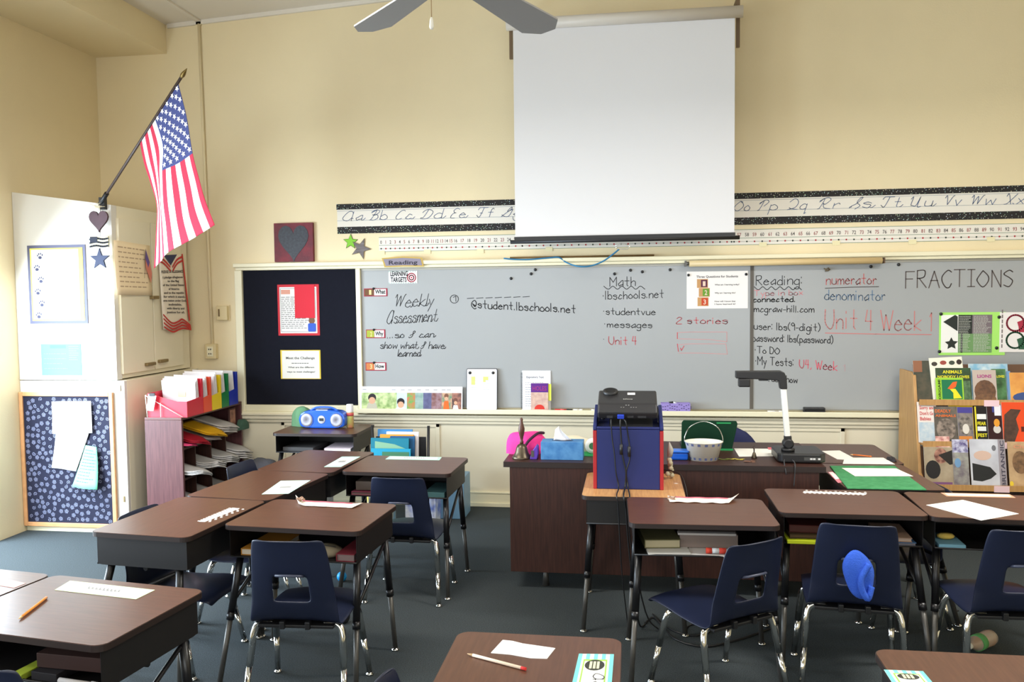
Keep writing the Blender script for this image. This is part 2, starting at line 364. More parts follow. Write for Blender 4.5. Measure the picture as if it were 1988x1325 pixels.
# papers on the end panel (plane Y=YC)
def R2(x0,y0,x1,y1,Y):   # px rectangle -> world rect on a frontal plane
    a=py(x0,y1,Y); b=py(x1,y0,Y); return a.x,b.x,a.z,b.z
YP=YC
x0,x1,z0,z1=R2(60,475,166,629,YP); f=wallfr(YP)
t=thing('framed_poster','white poster in a slate and yellow mount with a column of paw prints','poster',((x0+x1)/2,YP,z0))
def put(mb,name,m,par,label=None,kind=None,bevel=0):
    o=mb.build(name,m,None,loc=par.location,label=label,kind=kind or ('stuff' if name in ('print_lines','printed_text','pledge_text','captions','perforations','scallop_dots','swirl_print','side_print','printed_numbers','dots','dark_pictures','red_stripes') else None),bevel=bevel); o.parent=par; o.location=(0,0,0); return o
put(slab(MB(),x0,x1,z0,z1,.001,.006,f),'slate_border',flat((92,92,112)),t)
put(slab(MB(),x0+.02,x1-.02,z0+.02,z1-.02,.006,.008,f),'yellow_border',flat((240,215,90)),t)
put(slab(MB(),x0+.032,x1-.05,z0+.03,z1-.03,.008,.0095,f),'poster_sheet',M_paper,t)
for i in range(6):
    mb=MB(); cx=x0+.075+(.022 if i%2==0 else -.004); cz=z1-.075-i*(z1-z0-.13)/5
    mb.face(circ(cx,cz-.008,.014,12,.011),.0102,f)
    for dx,dz in((-.018,.006),(-.008,.016),(.005,.018),(.017,.01)): mb.face(circ(cx+dx,cz+dz,.0052,8,.008),.0102,f)
    put(mb,'paw_print',flat((60,60,80)),t,kind='stuff')
x0,x1,z0,z1=R2(82,668,157,729,YP)
t=thing('turquoise_flyer','turquoise printed flyer pinned to the white cupboard end below the paw poster','flyer',((x0+x1)/2,YP,z0))
put(slab(MB(),x0,x1,z0,z1,.001,.003,f),'sheet',flat((92,190,196)),t); mb=MB()
rect(mb,x0+.07,x1-.11,z1-.03,z1-.008,.0036,f); put(mb,'title_bar',flat((80,130,160)),t)
mb=MB(); greek(mb,x1-.09,x1-.01,z0+.1,z1-.01,7,f,.0036,3); greek(mb,x0+.02,x1-.1,z0+.03,z1-.05,4,f,.0036,4,fill=.12); put(mb,'print_lines',flat((110,160,175)),t)
# fabric covered notice board on the lower end
x0,x1,z0,z1=R2(51,762,221,1020,YP)
t=thing('fabric_notice_board','oak framed notice board in navy fabric with white swirls on the cupboard end','notice board',((x0+x1)/2,YP,z0))
M_fr=mat('oak_frame',(206,150,100),.45,var=.15,scale=20)
put(slab(MB(),x0+.01,x1-.01,z0+.01,z1-.01,.001,.012,f),'fabric',mat('navy_print_cotton',(15,17,42),.9),t)
mb=MB(); r=random.Random(11); pl_=[]
for tries in range(6000):
    cx,cz=r.uniform(x0+.045,x1-.045),r.uniform(z0+.045,z1-.045)
    if all((cx-a)**2+(cz-b)**2>.034**2 for a,b,_ in pl_): pl_.append((cx,cz,r.randrange(3)))
for cx,cz,k_ in pl_:
    a0=r.uniform(0,6)
    if k_<2:
        for i in range(5): 
            q_=circ(cx+.0092*math.cos(a0+i*1.257),cz+.0092*math.sin(a0+i*1.257),.0052,7); mb.ribbon(q_+[q_[0]],.0016,.0124,f)
    else: mb.ribbon([(cx+(.0015+.0011*i)*math.cos(a0+i*.75),cz+(.0015+.0011*i)*math.sin(a0+i*.75)) for i in range(13)],.0022,.0124,f)
put(mb,'swirl_print',flat((168,174,204)),t,kind='stuff')
for nm,q in (('frame_side',(x0,x0+.028,z0,z1)),('frame_side',(x1-.028,x1,z0,z1)),('frame_rail',(x0+.028,x1-.028,z0,z0+.028)),('frame_rail',(x0+.028,x1-.028,z1-.028,z1))):
    put(slab(MB(),*q,.001,.022,f),nm,M_fr,t,bevel=.003)
def sheet(name,lab,cat,quad,col,curl=.01,h=.014,f=f,lines=0,seed=1,group=None,lincol=(150,150,150),nu=8,nv=8):
    """a loose sheet hung on frame f: quad = 4 corners TL,TR,BR,BL in frame coords"""
    TL,TR,BR,BL=[Vector((*q,0)) for q in quad]
    P=lambda u,v:(TL*(1-u)+TR*u)*(1-v)+(BL*(1-u)+BR*u)*v
    def fn(u,v):
        q=P(u,v); return f(q.x,q.y,h+curl*(v**2)*(1+.5*math.sin(3*u+seed))+curl*.25*math.sin(6*u+seed)*v)
    def fl(u,v):
        q=P(u,v); return f(q.x,q.y,h+.0008+curl*(v**2)*(1+.5*math.sin(3*u+seed))+curl*.25*math.sin(6*u+seed)*v)
    c=P(.5,.5); base=Vector(f(c.x,BL.y,0))
    if not lines:
        o=MB().grid(fn,nu,nv).build(name,flat(col),solid=.0006,loc=base); return tag(o,lab,cat,group)
    t=thing(name,lab,cat,base,group=group)
    o=MB().grid(fn,nu,nv).build('sheet',flat(col),solid=.0006,loc=base); o.parent=t; o.location=(0,0,0)
    r=random.Random(seed); mb=MB()
    for i in range(lines):
        v=.1+.82*i/lines; u=.1; e=.92-.3*r.random()
        while u<e:
            l=min(r.uniform(.05,.14),e-u); hh=.2/lines
            mb.add([fl(u,v+hh),fl(u+l,v+hh),fl(u+l,v),fl(u,v)],[(0,1,2,3)]); u+=l+.03
    put(mb,'print_lines',flat(lincol),t); return t
def W(x,y,Y=0.): p=py(x,y,Y); return (p.x,p.z)
q=lambda *pts:[W(a,b,YP-.02) for a,b in pts]
sheet('notice_sheet','white notice with a grey letterhead at the top of the fabric notice board','sheet',q((101,780),(177,779),(181,841),(105,842)),(244,244,240),.008,.024,lines=7,seed=2,lincol=(190,190,195))
sheet('blank_sheet','blank white sheet hanging askew under the letterhead notice on the fabric board','sheet',q((109,842),(173,841),(150,915),(103,908)),(244,244,240),.012,.022,seed=3)
sheet('green_flyer','pale green flyer hanging by one corner at the right of the fabric notice board','flyer',q((169,864),(190,868),(198,948),(144,944)),(120,205,165),.03,.034,lines=11,seed=5,lincol=(60,120,95))
# curled handwritten poem and pledge on the cupboard doors (plane X=XD+.02)
fd=lambda a,b,h:(XD+.02+h,a,b)
qd=lambda *pts:[(px(a,b,XD+.03).y,px(a,b,XD+.03).z) for a,b in pts]
TL,TR,BR,BL=qd((222,466),(292,477),(296,574),(226,573))
t=sheet('handwritten_poem','tan handwritten poem sheet with a small coloured flag on the cupboard door','sheet',(TL,TR,BR,BL),(238,216,178),.008,.004,f=fd,lines=9,seed=8,lincol=(186,160,130))
mb=MB(); mb.ribbon([(BR[0]-.1,BL[1]+.12),(BR[0]-.075,TR[1]-.03)],.004,.016,fd); put(mb,'drawn_pole',flat((90,70,60)),t)
mb=MB(); mb.face([(BR[0]-.075,TR[1]-.03),(BR[0]-.03,TR[1]-.12),(BR[0]-.05,TR[1]-.16),(BR[0]-.082,TR[1]-.1)],.016,fd); put(mb,'drawn_canton',flat((105,85,145)),t)
mb=MB(); mb.face([(BR[0]-.082,TR[1]-.1),(BR[0]-.05,TR[1]-.16),(BR[0]-.03,TR[1]-.12),(BR[0]-.006,TR[1]-.2),(BR[0]-.02,TR[1]-.27),(BR[0]-.08,TR[1]-.16)],.0162,fd); put(mb,'drawn_stripes',flat((214,130,110)),t)
TL,TR,BR,BL=qd((307,496),(353,494),(367,641),(314,640))
t=sheet('pledge_banner','pledge of allegiance banner with red striped border behind the hanging flag','banner',(TL,TR,BR,BL),(232,220,200),.006,.014,f=fd,lines=0)
t2=thing('pledge_print','x','x',t.location); bpy.data.objects.remove(t2)
def onq(u,v,h=0): 
    A=Vector(TL)*(1-u)+Vector(TR)*u; B=Vector(BL)*(1-u)+Vector(BR)*u; q_=A*(1-v)+B*v; return (XD+.02+.014+.006*v*v*1.6+.003+h,q_.x,q_.y)
fq=lambda a,b,h:onq(a,1-b,h)
mb=MB(); text(mb,'PLEDGE OF ALLEGIANCE',.06,.94,.76,.05,fq,.001)
for i,l in enumerate(['I pledge allegiance','to the flag','of the United States','of America','and to the republic','for which it stands,','one nation under God,','indivisible,','with liberty and','justice for all.']): text(mb,l,.5-.021*len(l),.5+.021*len(l),.69-.052*i,.04,fq,.001)
o=mb.build('pledge_text',flat((60,55,60)),None,loc=t.location,kind='stuff'); o.parent=t; o.location=(0,0,0)
mb=MB(); mb.face([(.18,1),(.75,1),(.45,.86)],.001,fq); o=mb.build('blue_star_field',flat((60,62,90)),None,loc=t.location); o.parent=t; o.location=(0,0,0)
mb=MB()
for s_ in (0,1):
    for k in range(2): mb.ribbon(catmull([((.98-.0*k) if s_ else .03,.97-k*.05),(.72 if s_ else .2,.93-k*.05),(.52 if s_ else .42,.84-k*.05)],4),.028,.0012,fq)
mb.ribbon([(.975,.99),(.985,.14)],.05,.0013,fq)
for k in range(4): mb.ribbon(catmull([(.02,.20-k*.055),(.3,.09-k*.04),(.55,.11-k*.035),(.72,.14-k*.04),(1,.06-k*.018)],5),.024,.0012,fq)
o=mb.build('red_stripes',flat((196,60,55)),None,loc=t.location); o.parent=t; o.location=(0,0,0)
# ------------------------------------------------------------ wooden ornament chain (heart, flag, star) hanging at the cupboard corner
YO=YC-.06
def W3(x,y,Y=YO): return py(x,y,Y)
c=W3(193,424); t=thing('hanging_ornament','rustic wooden heart, striped flag and navy star hung below the flagpole','ornament',(c.x,YO,W3(193,522).z))
fo=wallfr(YO)
hp=[]
for i in range(28):
    a=2*PI*i/28; X=16*math.sin(a)**3; Z=13*math.cos(a)-5*math.cos(2*a)-2*math.cos(3*a)-math.cos(4*a); hp.append((X,Z))
c=W3(192,427); k=.068/16; put(MB().prism([(c.x+x*k,c.z+z*k*1.15) for x,z in hp],-.008,.008,fo),'wooden_heart',mat('plum_wood',(74,50,56),.7,var=.2,scale=20),t,bevel=.003)
x0,x1,z0,z1=R2(176,459,211,481,YO)
fl=slab(MB(),x0,x1,z0,z1,-.006,.006,fo); fo_=put(fl,'wooden_flag',flat((205,195,150)),t,bevel=.002); mb=MB()
for k in range(3):
    zz=z0+(k*2+1)*(z1-z0)/6-.003; mb.ribbon(catmull([(x0,zz-.004),(x0+(x1-x0)*.35,zz+.003),(x0+(x1-x0)*.7,zz-.004),(x1,zz+.001)],3),.012,.0075,fo)
rect(mb,x0+.002,x0+(x1-x0)*.42,z0+(z1-z0)*.45,z1-.002,.008,fo); o=put(mb,'dark_stripes',flat((36,38,50)),t)
c=W3(194,503); put(MB().prism(star(c.x,c.z-.002,.074,90,.42),-.006,.006,fo),'wooden_star',mat('navy_wood',(38,46,74),.7,var=.2,scale=20),t,bevel=.002)
mb=MB(); a=W3(193,398);b=W3(193,520); mb.tube([(a.x,YO+.01,a.z),(b.x,YO+.01,b.z)],.0015,6); put(mb,'hanging_wire',flat((60,50,45)),t)
mb=MB(); r=random.Random(3); c=W3(192,404)
for i in range(10): mb.tube([(c.x,YO-.012,c.z),(c.x+r.uniform(-.03,.03),YO-.02,c.z+r.uniform(.0,.03)),(c.x+r.uniform(-.055,.055),YO-.015,c.z+r.uniform(-.02,.035))],.0022,5)
put(mb,'raffia_bow',flat((196,182,150)),t)
# ------------------------------------------------------------ flag on its pole
A=py(197,392,YC-.03); B=py(352,150,-1.5); 
t=thing('national_flag','stars and stripes flag hanging in folds from a slanted dark pole in the corner','flag',A)
def P_(mb,name,m,**k): 
    o=mb.build(name,m,None,loc=t.location,**k); o.parent=t; o.location=(0,0,0); return o
P_(MB().tube([A,B],.009,10),'pole',mat('dark_pole',(58,42,36),.5))
d=(B-A).normalized(); P_(MB().tube([B,B+d*.02,B+d*.035,B+d*.075],[.010,.014,.012,.001],10),'finial',mat('old_brass',(120,98,50),.4,metal=.7))
P_(MB().tube([A-d*.03,A+d*.09],.015,10).box(A.x-.02,A.x+.02,YC-.03,YC,A.z-.05,A.z+.03),'bracket',M_blk)
def polept(x,y):
    best=None
    for i in range(401):
        q_=A.lerp(B,i/400); v=q_-CAM; xx=994+FPX*v.dot(RX)/v.dot(FX); yy=662.5-FPX*v.dot(UX)/v.dot(FX); e=(xx-x)**2+(yy-y)**2
        if best is None or e<best[0]: best=(e,q_)
    return best[1]
# control net in picture measurements, rows = along the fly, columns = across the 13 stripes (0 .. 7/13 .. 1)
rows=[((350,163),(326,197),(302,231),(287,253),(271,276)),
      ((362,226),(340,256),(316,282),(296,302),(280,318)),
      ((374,298),(345,318),(315,332),(304,346),(291,352)),
      ((386,345),(354,372),(317,392),(310,400),(304,398)),
      ((398,388),(362,424),(322,436),(311,448),(303,452)),
      ((417,437),(374,464),(327,490),(312,508),(299,522))]
def depth(s,v):   # ripples
    return -1.36+(.0 if v<.01 else 0)-.04*math.sin(s*9+1)*min(1,v*2)-.03*math.sin(s*17+2*v)*v
net=[]
for j,rw in enumerate(rows):
    v=j/5; rr=[]
    for i,(a,b) in enumerate(rw):
        if j==0: q_=polept(a,b)
        else:
            y0=net[0][i].y; q_=py(a,b,y0+.035*math.sin(i*2.1+1.0)*min(1,v*2)+(-.05 if i<=1 else .03 if i>=3 else -.02)*v)
        rr.append(q_)
    net.append(rr)
def cr1(P,t):
    n=len(P)-1; x=min(max(t,0),1)*n; i=min(int(x),n-1); f_=x-i
    p0=P[max(i-1,0)];p1=P[i];p2=P[i+1];p3=P[min(i+2,n)]
    return .5*((2*p1)+(p2-p0)*f_+(2*p0-5*p1+4*p2-p3)*f_*f_+(3*p1-p0-3*p2+p3)*f_**3)
def fpt(s,v):
    # s: 0..1 across, with 7/13 mapped to the middle column
    m=7/13; ss=(s/m*.5) if s<m else .5+(s-m)/(1-m)*.5
    return cr1([cr1(r_,ss) for r_ in net],v)
M_fr_,M_fw_,M_fb_=mat('flag_red',(178,34,62),.85),mat('flag_white',(238,234,230),.85),mat('flag_blue',(54,62,112),.85)
NU,NV=52,40
def fcol(i,j):
    s=(i+.5)/NU; v=(j+.5)/NV
    if s<7/13 and v<.4: return 2
    return 0 if int(s*13)%2==0 else 1
fb=MB(); fb.use(M_fr_); fb.use(M_fw_); fb.use(M_fb_)
fb.grid(lambda u,v:fpt(u,v),NU,NV,cm=fcol); cloth=P_(fb,'flag_cloth',None,solid=.0015)
mb=MB(); 
for rI in range(9):
    n_=6 if rI%2==0 else 5
    for c_ in range(n_):
        v0=(c_*2+(1 if rI%2==0 else 2))*.4/12; s0=(rI+1)*(7/13)/10
        for sg in (1,):
            e=.0001; p=fpt(s0,v0); du=(fpt(s0+.01,v0)-fpt(s0-.01,v0)).normalized(); dv=(fpt(s0,v0+.01)-fpt(s0,v0-.01)).normalized()
            n=du.cross(dv).normalized(); 
            if n.dot(CAM-p)<0: n=-n
            dv=(dv-du*dv.dot(du)).normalized()
            mb.add([p+n*.003+du*a+dv*b for a,b in star(0,0,.0195,-90,.42)],[tuple(range(10))])
P_(mb,'flag_stars',M_fw_)
# ============================================================ FRONT WALL BOARDS
# frame mouldings round the boards
def S_(x0,z0,x1,z1,d,d0=0.): return (x0,x1,-d,-d0,z0,z1)
ZT0,ZT1=1.815,1.868; ZB=.765
mb=MB(); mb.box(-3.06,XR,-.055,0,1.838,1.868); mb.box(-3.05,XR,-.035,0,1.815,1.838); struct(mb.build('trim_4',M_trim,bevel=.004))
mb=MB(); mb.box(-3.06,-3.0,-.035,0,.70,1.815); mb.box(-2.082,-2.045,-.035,0,.74,1.815); mb.box(-3.0,-2.082,-.035,0,.715,.765); struct(mb.build('trim_5',M_trim,bevel=.004))
# marker tray and the moulding below it
mb=MB(); mb.box(-2.075,XR,-.10,0,.722,.742); mb.box(-2.075,XR,-.104,-.094,.716,.752); mb.box(-3.06,-2.075,-.05,0,.692,.715); struct(mb.build('trim_6',M_trim,bevel=.004))
mb=MB(); mb.box(-3.06,XR,-.045,0,.655,.685); mb.box(-3.06,XR,-.025,0,.628,.655); mb.box(-3.06,XR,-.06,0,.685,.70); struct(mb.build('trim_7',M_lwall,bevel=.006))
mb=MB()
for a,b in ((-2.72,-1.45),(.1,1.5),):
    mb.box(a,a+.03,-.012,0,.12,.628); mb.box(b-.03,b,-.012,0,.12,.628); mb.box(a,b,-.012,0,.60,.628)
struct(mb.build('trim_8',M_lwall,bevel=.003))
t=thing('black_tack_board','black felt tack board in the cream frame left of the whiteboard','tack board',(-2.54,0,ZB))
put(MB().box(-2.998,-2.084,-.012,-.001,.767,1.813),'felt_panel',M_black,t)
t=thing('whiteboard','long wall-mounted whiteboard covered in marker writing','whiteboard',(0,0,.75)); WBT=t
XDIV=.853
put(MB().box(-2.043,XDIV-.012,-.012,-.001,.752,1.813),'board_panel',M_wb,t)
put(MB().box(XDIV+.012,XR-.05,-.012,-.001,.752,1.813),'board_panel',M_wb,t)
put(MB().box(XDIV-.012,XDIV+.012,-.016,-.001,.752,1.813),'divider_strip',mat('grey_strip',(86,80,72),.5),t)
put(MB().box(-2.043,XR-.05,-.02,-.001,.7525,.760).box(-2.043,XR-.05,-.018,-.001,1.798,1.813),'aluminium_edge',mat('dull_aluminium',(150,148,140),.4,metal=.5),t)
FW=wallfr(-.0125); YW=-.0125
def wr(txt,x0,y0,x1,y1,cap,col=(42,42,48),w=.0048,cur=False,shear=0,lab=None,extra=None,jit=.3,par=None):
    a=py(x0,y0,YW); b=py(x1,y1,YW); c_=cap/252.
    mb=MB(); 
    if txt: hand(mb,txt,a.x,b.x,a.z,b.z,c_,FW,w,.0008,cur,shear,jit)
    for e in (extra or []): mb.ribbon([(lambda p:(p.x,p.z))(py(*q_,YW)) for q_ in e],w,.0008,FW)
    put(mb,'marker_writing',flat(col,.5),par or WBT,label=lab,kind='stuff' if extra else None)
wave=lambda x0,x1,y,n,dy=0:[catmull([(x0+(x1-x0)*i/n,y+dy*i/n+(3 if i%2 else -3)) for i in range(n+1)],4)]
wr('Weekly',764,598,840,594,24,cur=True,shear=.25); wr('Assessment',750,629,846,624,24,cur=True,shear=.25)
wr('...so I can',752,657,842,655,13,cur=True,shear=.2); wr('show what I have',738,677,862,677,13,cur=True,shear=.2); wr('learned',772,692,815,692,13,cur=True,shear=.2)
wr('1',880,586,885,586,10,extra=[[(882+8*math.cos(a*.45),581+8*math.sin(a*.45)) for a in range(15)]])
wr('',0,0,1,1,1,extra=[[(907+i*18,580-i*.5),(907+i*18+13,579-i*.5)] for i in range(7)])
wr('@student.lbschools.net',916,598,1117,608,15,w=.006)
wr('Math',1184,557,1234,555,17,extra=wave(1172,1252,559,9)); wr('·lbschools.net',1171,582,1288,578,15); wr('·studentvue',1172,611,1272,612,12)
wr('·messages',1174,636,1266,637,12); wr('·',1172,662,1174,662,6); wr('Unit 4',1182,669,1235,670,15,(196,74,84))
wr('2 stories',1314,629,1412,629,12,(204,84,92))
fa=(214,140,140)
wr('',0,0,1,1,1,fa,.003,extra=[[(1316,646),(1340,645),(1411,645),(1411,664),(1380,660),(1316,658)]])
wr('',0,0,1,1,1,fa,.003,extra=[[(1316,670),(1340,668),(1409,668),(1412,688),(1360,686),(1318,686)]])
wr('',0,0,1,1,1,(196,74,84),.005,extra=[[(1315,646),(1315,658)],[(1315,668),(1317,683)],[(1321,676),(1323,681),(1328,672)]])
wr('Reading:',1468,554,1558,553,17,extra=wave(1464,1556,560,11)); wr('Type in box',1464,575,1558,573,10,(214,130,136),.004); wr('connected.',1462,587,1544,586,10,w=.006)
wr('mcgraw-hill.com',1464,606,1580,607,12); wr('user: lbs(9-digit)',1464,640,1592,643,13); wr('password: lbs(password)',1461,663,1617,667,13); wr('·To DO',1466,686,1514,688,12)
wr('·My Tests:',1467,709,1541,711,15); wr('U4, Week',1552,715,1625,720,16,(216,84,104)); wr('1',1637,722,1640,722,12,(190,150,155),.003); wr('Tue. show',1489,741,1548,744,12)
wr('numerator',1604,553,1701,552,18,(190,84,84)); wr('',0,0,1,1,1,(60,50,50),extra=[[(1602,560),(1650,558),(1706,557)]]); wr('denominator',1601,583,1718,584,18,(84,116,150))
wr('FRACTIONS',1758,560,1966,556,29,(88,78,76),.007); wr('Unit 4 Week 1',1602,638,1808,644,34,(196,120,118),.006,extra=[[(1602,647),(1700,649),(1808,650)]])
def mag(x,y,lab,r=.011):
    p=py(x,y,-.02); o=MB().lathe([(r,0),(r,.006),(r*.7,.009),(.0005,.0095)],(0,0,0),12,Matrix.Rotation(PI/2,4,'X')).build('magnet',M_blk); o.location=(p.x,-.0135,p.z); return tag(o,lab,'magnet','black magnets on the whiteboard')
for x,y,l in ((992,541,'black magnet lowest left of the trio below the screen'),(1031,532,'black magnet in the middle of the trio below the screen'),(1039,524,'black magnet at the upper right of the trio below the screen'),
    (1193,532,'grey-black magnet just above the word Math'),(1224,525,'black magnet up and right of the Math heading'),(1247,528,'dark magnet right of the Math heading'),(1301,524,'lone black magnet left of the roller tube end'),
    (1691,518,'black magnet under the right end of the rolled chart'),(1745,514,'small black magnet above the word FRACTIONS')): mag(x,y,l)
# rolled chart tube under the top rail
a=py(1338,512,-.09); b=py(1712,500,-.09)
t=thing('rolled_wall_chart','tan rolled-up pull-down chart mounted along the top of the whiteboard','chart',(a.x,-.09,a.z))
put(MB().tube([(a.x,-.09,a.z),(b.x,-.09,a.z)],.023,18),'roller_tube',mat('tan_vinyl',(216,190,140),.45),t)
put(MB().tube([(a.x-.02,-.09,a.z),(a.x,-.09,a.z)],.012,10).box(a.x-.03,a.x-.018,-.10,-.035,a.z-.02,a.z+.02),'end_bracket',M_legc,t)
put(MB().tube([(b.x,-.09,a.z),(b.x+.012,-.09,a.z)],.012,10).box(b.x+.01,b.x+.02,-.10,-.035,a.z-.02,a.z+.02),'end_bracket',mat('rusty_bracket',(90,66,44),.6),t)
p=py(1606,524,-.03); o=MB().tube([(-.02,0,.01),(-.008,-.006,0),(.008,-.006,.012),(.02,0,0)],.005,6).tube([(-.012,0,-.008),(.014,-.004,-.004)],.005,6).build('binder_clip',flat((110,95,70))); o.location=(p.x,-.022,p.z); tag(o,'small bronze clip on the whiteboard under the rolled chart','clip')
# ------------------------------------------------------------ alphabet and number strips
zz=[py(1424,y,-.004).z for y in (375.5,387,423,437)]; xa=-2.226; xb=3.3; fw=wallfr(-.0)
t=thing('cursive_alphabet_strip','long cursive alphabet strip edged in dotted black above the whiteboard','alphabet strip',(xa,0,zz[3]))
put(slab(MB(),xa,xb,zz[2]-.002,zz[1]+.002,.001,.004,fw),'letter_strip',mat('strip_paper',(226,220,208),.55),t)
dm=dots_mat('dotted_border',(28,24,24),70)
put(slab(MB(),xa-.004,xb,zz[1],zz[0],.003,.006,fw),'dotted_border',dm,t); put(slab(MB(),xa,xb,zz[3],zz[2],.003,.006,fw),'dotted_border',dm,t)
H_=zz[1]-zz[2]; zb=zz[2]+H_*.36; mb=MB()
for k,c_ in ((.36,1),(.92,1)): rect(mb,xa,xb,zz[2]+H_*k-.0012,zz[2]+H_*k+.0012,.0046,fw)
put(mb,'rule_lines',flat((130,140,150)),t)
mb=MB()
for L2,p0,p1 in (('Aa',664,702),('Bb',717,750),('Cc',768,798),('Dd',817,856),('Ee',874,902),('Ff',924,955),('Gg',973,1008),('Oo',1424,1454),('Pp',1470,1508),('Qq',1528,1566),('Rr',1586,1628),('Ss',1648,1688),('Tt',1708,1745),('Uu',1763,1808),('Vv',1829,1862),('Ww',1881,1928),('Xx',1948,1985)):
    X0,X1=py(p0,410,0).x,py(p1,410,0).x; hand(mb,L2,X0,X1,zb,zb,H_*.52,fw,.0042,.0052,True,.35,0)
put(mb,'cursive_letters',flat((84,104,140)),t)
zn=[py(1424,y,-.004).z for y in (444.5,460.5,474.5)]; xn=py(736,475).x
zn=[py(1424,446,0).z,py(1424,463,0).z,py(1424,476.5,0).z]
t=thing('number_line_strip','long number line strip with coloured dots running under the alphabet strip','number line',(xn,0,zn[2]))
put(slab(MB(),xn,xb,zn[2],zn[0],.001,.003,fw),'number_strip',mat('strip_paper',(226,220,208),.55),t)
mb=MB(); [rect(mb,xn,xb,z-.0015,z+.0015,.0036,fw) for z in (zn[0]-.002,zn[1],zn[2]+.002)]; put(mb,'green_rules',flat((100,130,100)),t)
m1,m2,d1,d2=MB(),MB(),MB(),MB(); zd=(zn[1]+zn[2])/2; rect(d1,xn,xb,zd-.0008,zd+.0008,.0038,fw)
for n in list(range(0,27))+list(range(56,100)):
    pxn=740+9.07*n if n<=16 else 885+12.9*(n-16) if n<50 else 1435+14.84*(n-57)
    X=py(pxn,470,0).x; hh=.036; wd=.016 if n<10 else .028; q_=(m1 if n%2==0 else m2); text(q_,str(n),X-wd/2,X+wd/2,zn[1]+.012,hh,fw,.0037,'C',.012)
    if (X<2.7): (d1 if n%2==0 else d2).face(circ(X,zd,.0062,8),.0042,fw)
for n in range(26,57): X=py(1014+13.7*(n-26),475,0).x; (d1 if n%2==0 else d2).face(circ(X,zd,.0062,8),.0042,fw)
put(m1,'printed_numbers',flat((90,84,84)),t); put(m2,'printed_numbers',flat((150,80,80)),t); put(d1,'dots',flat((50,60,50)),t); put(d2,'dots',flat((170,40,50)),t)
for x,y in ((741,491),(830,489),(933,488),(1066,484),(1481,475),(1623,472),(1771,470),(1923,465)):
    p=py(x,y,0); o=slab(MB(),p.x-.026,p.x+.026,p.z-.016,p.z+.016,.0045,.0055,fw); put(o,'tape_tab',flat((228,218,176)),t)
# green and striped stars
t=thing('paper_star','lime green paper star beside the start of the number line','star',py(683,468,0)); c=py(681,470,0)
put(MB().prism(star(c.x,c.z,.062,88,.45),.003,.005,fw),'star_backing',flat((60,50,40)),t); put(MB().prism(star(c.x,c.z,.056,88,.45),.005,.0062,fw),'star_face',flat((128,190,60)),t)
c=py(701,483,0); t=thing('striped_paper_star','grey wood-striped paper star overlapping the green one','star',c)
put(MB().prism(star(c.x,c.z,.086,68,.4),.0065,.008,fw),'star_backing',flat((110,100,60)),t); put(MB().prism(star(c.x,c.z,.078,68,.4),.008,.0095,fw),'star_face',mat('barnwood',(128,122,124),.8,col2=(92,84,80),scale=6,stretch=(2,1,30)),t)
# heart painting
x0,x1,z0,z1=R2(533,432,607,509,-.03); t=thing('heart_painting','small square canvas with a dark speckled heart on crimson','painting',((x0+x1)/2,0,z0))
put(slab(MB(),x0,x1,z0,z1,.001,.03,fw),'canvas',mat('crimson_paint',(120,26,40),.6,col2=(90,20,34),scale=14,bump=.3),t,bevel=.003)
c=((x0+x1)/2,(z0+z1)/2+.012); k=.122/16; put(MB().prism([(c[0]+x*k,c[1]+z*k*1.28) for x,z in hp],.03,.033,fw),'painted_heart',mat('dark_mosaic',(26,26,34),.5,col2=(48,52,60),scale=60),t)
# tack board papers
f2=wallfr(-.012); x0,x1,z0,z1=R2(541,552,619,652,-.012)
t=thing('red_mounted_notice','printed letter on red card with a red flap and a blue overalls bear','notice',((x0+x1)/2,-.012,z0))
put(slab(MB(),x0,x1,z0,z1,.001,.003,f2),'red_card',flat((190,44,54)),t); put(slab(MB(),x0+.018,x1-.02,z0+.018,z1-.02,.003,.0042,f2),'white_sheet',M_paper,t)
mb=MB(); rect(mb,x0+.03,x0+.105,z1-.075,z1-.04,.0048,f2); put(mb,'title_box',flat((210,150,130)),t)
mb=MB(); greek(mb,x0+.03,x1-.07,z0+.05,z1-.09,17,f2,.005,5); mb.ribbon([(x0+.026,z0+.03),(x0+.026,z1-.03),(x1-.03,z1-.03),(x1-.03,z0+.03),(x0+.026,z0+.03)],.003,.005,f2); put(mb,'print_lines',flat((110,108,104)),t)
put(slab(MB(),x0+.14,x1-.035,z0+.135,z1-.004,.005,.0065,f2),'red_flap',flat((206,40,56)),t)
cx=x1-.062; put(MB().face(circ(cx,z0+.115,.026,14),.0056,f2).face(circ(cx-.018,z0+.138,.009,8),.0055,f2).face(circ(cx+.018,z0+.138,.009,8),.0055,f2),'bear_head',flat((120,84,62)),t)
put(MB().face(rrect(cx-.032,cx+.032,z0+.03,z0+.095,.012),.006,f2),'bear_overalls',flat((56,90,190)),t)
x0,x1,z0,z1=R2(546,680,622,736,-.012); t=thing('yellow_edged_notice','white Meet the Challenge notice on yellow card low on the black board','notice',((x0+x1)/2,-.012,z0))
put(slab(MB(),x0,x1,z0,z1,.001,.003,f2),'yellow_card',flat((226,196,70)),t); put(slab(MB(),x0+.012,x1-.01,z0+.004,z1-.006,.003,.0042,f2),'white_sheet',flat((228,224,214)),t)
mb=MB(); text(mb,'Meet the Challenge',x0+.045,x1-.045,z1-.07,.026,f2,.005); text(mb,'What are the different',x0+.06,x1-.05,z0+.085,.018,f2,.005); text(mb,'ways to meet challenges?',x0+.05,x1-.045,z0+.05,.018,f2,.005); greek(mb,x0+.09,x1-.09,z0+.115,z0+.13,1,f2,.005); put(mb,'printed_text',flat((90,88,84)),t)
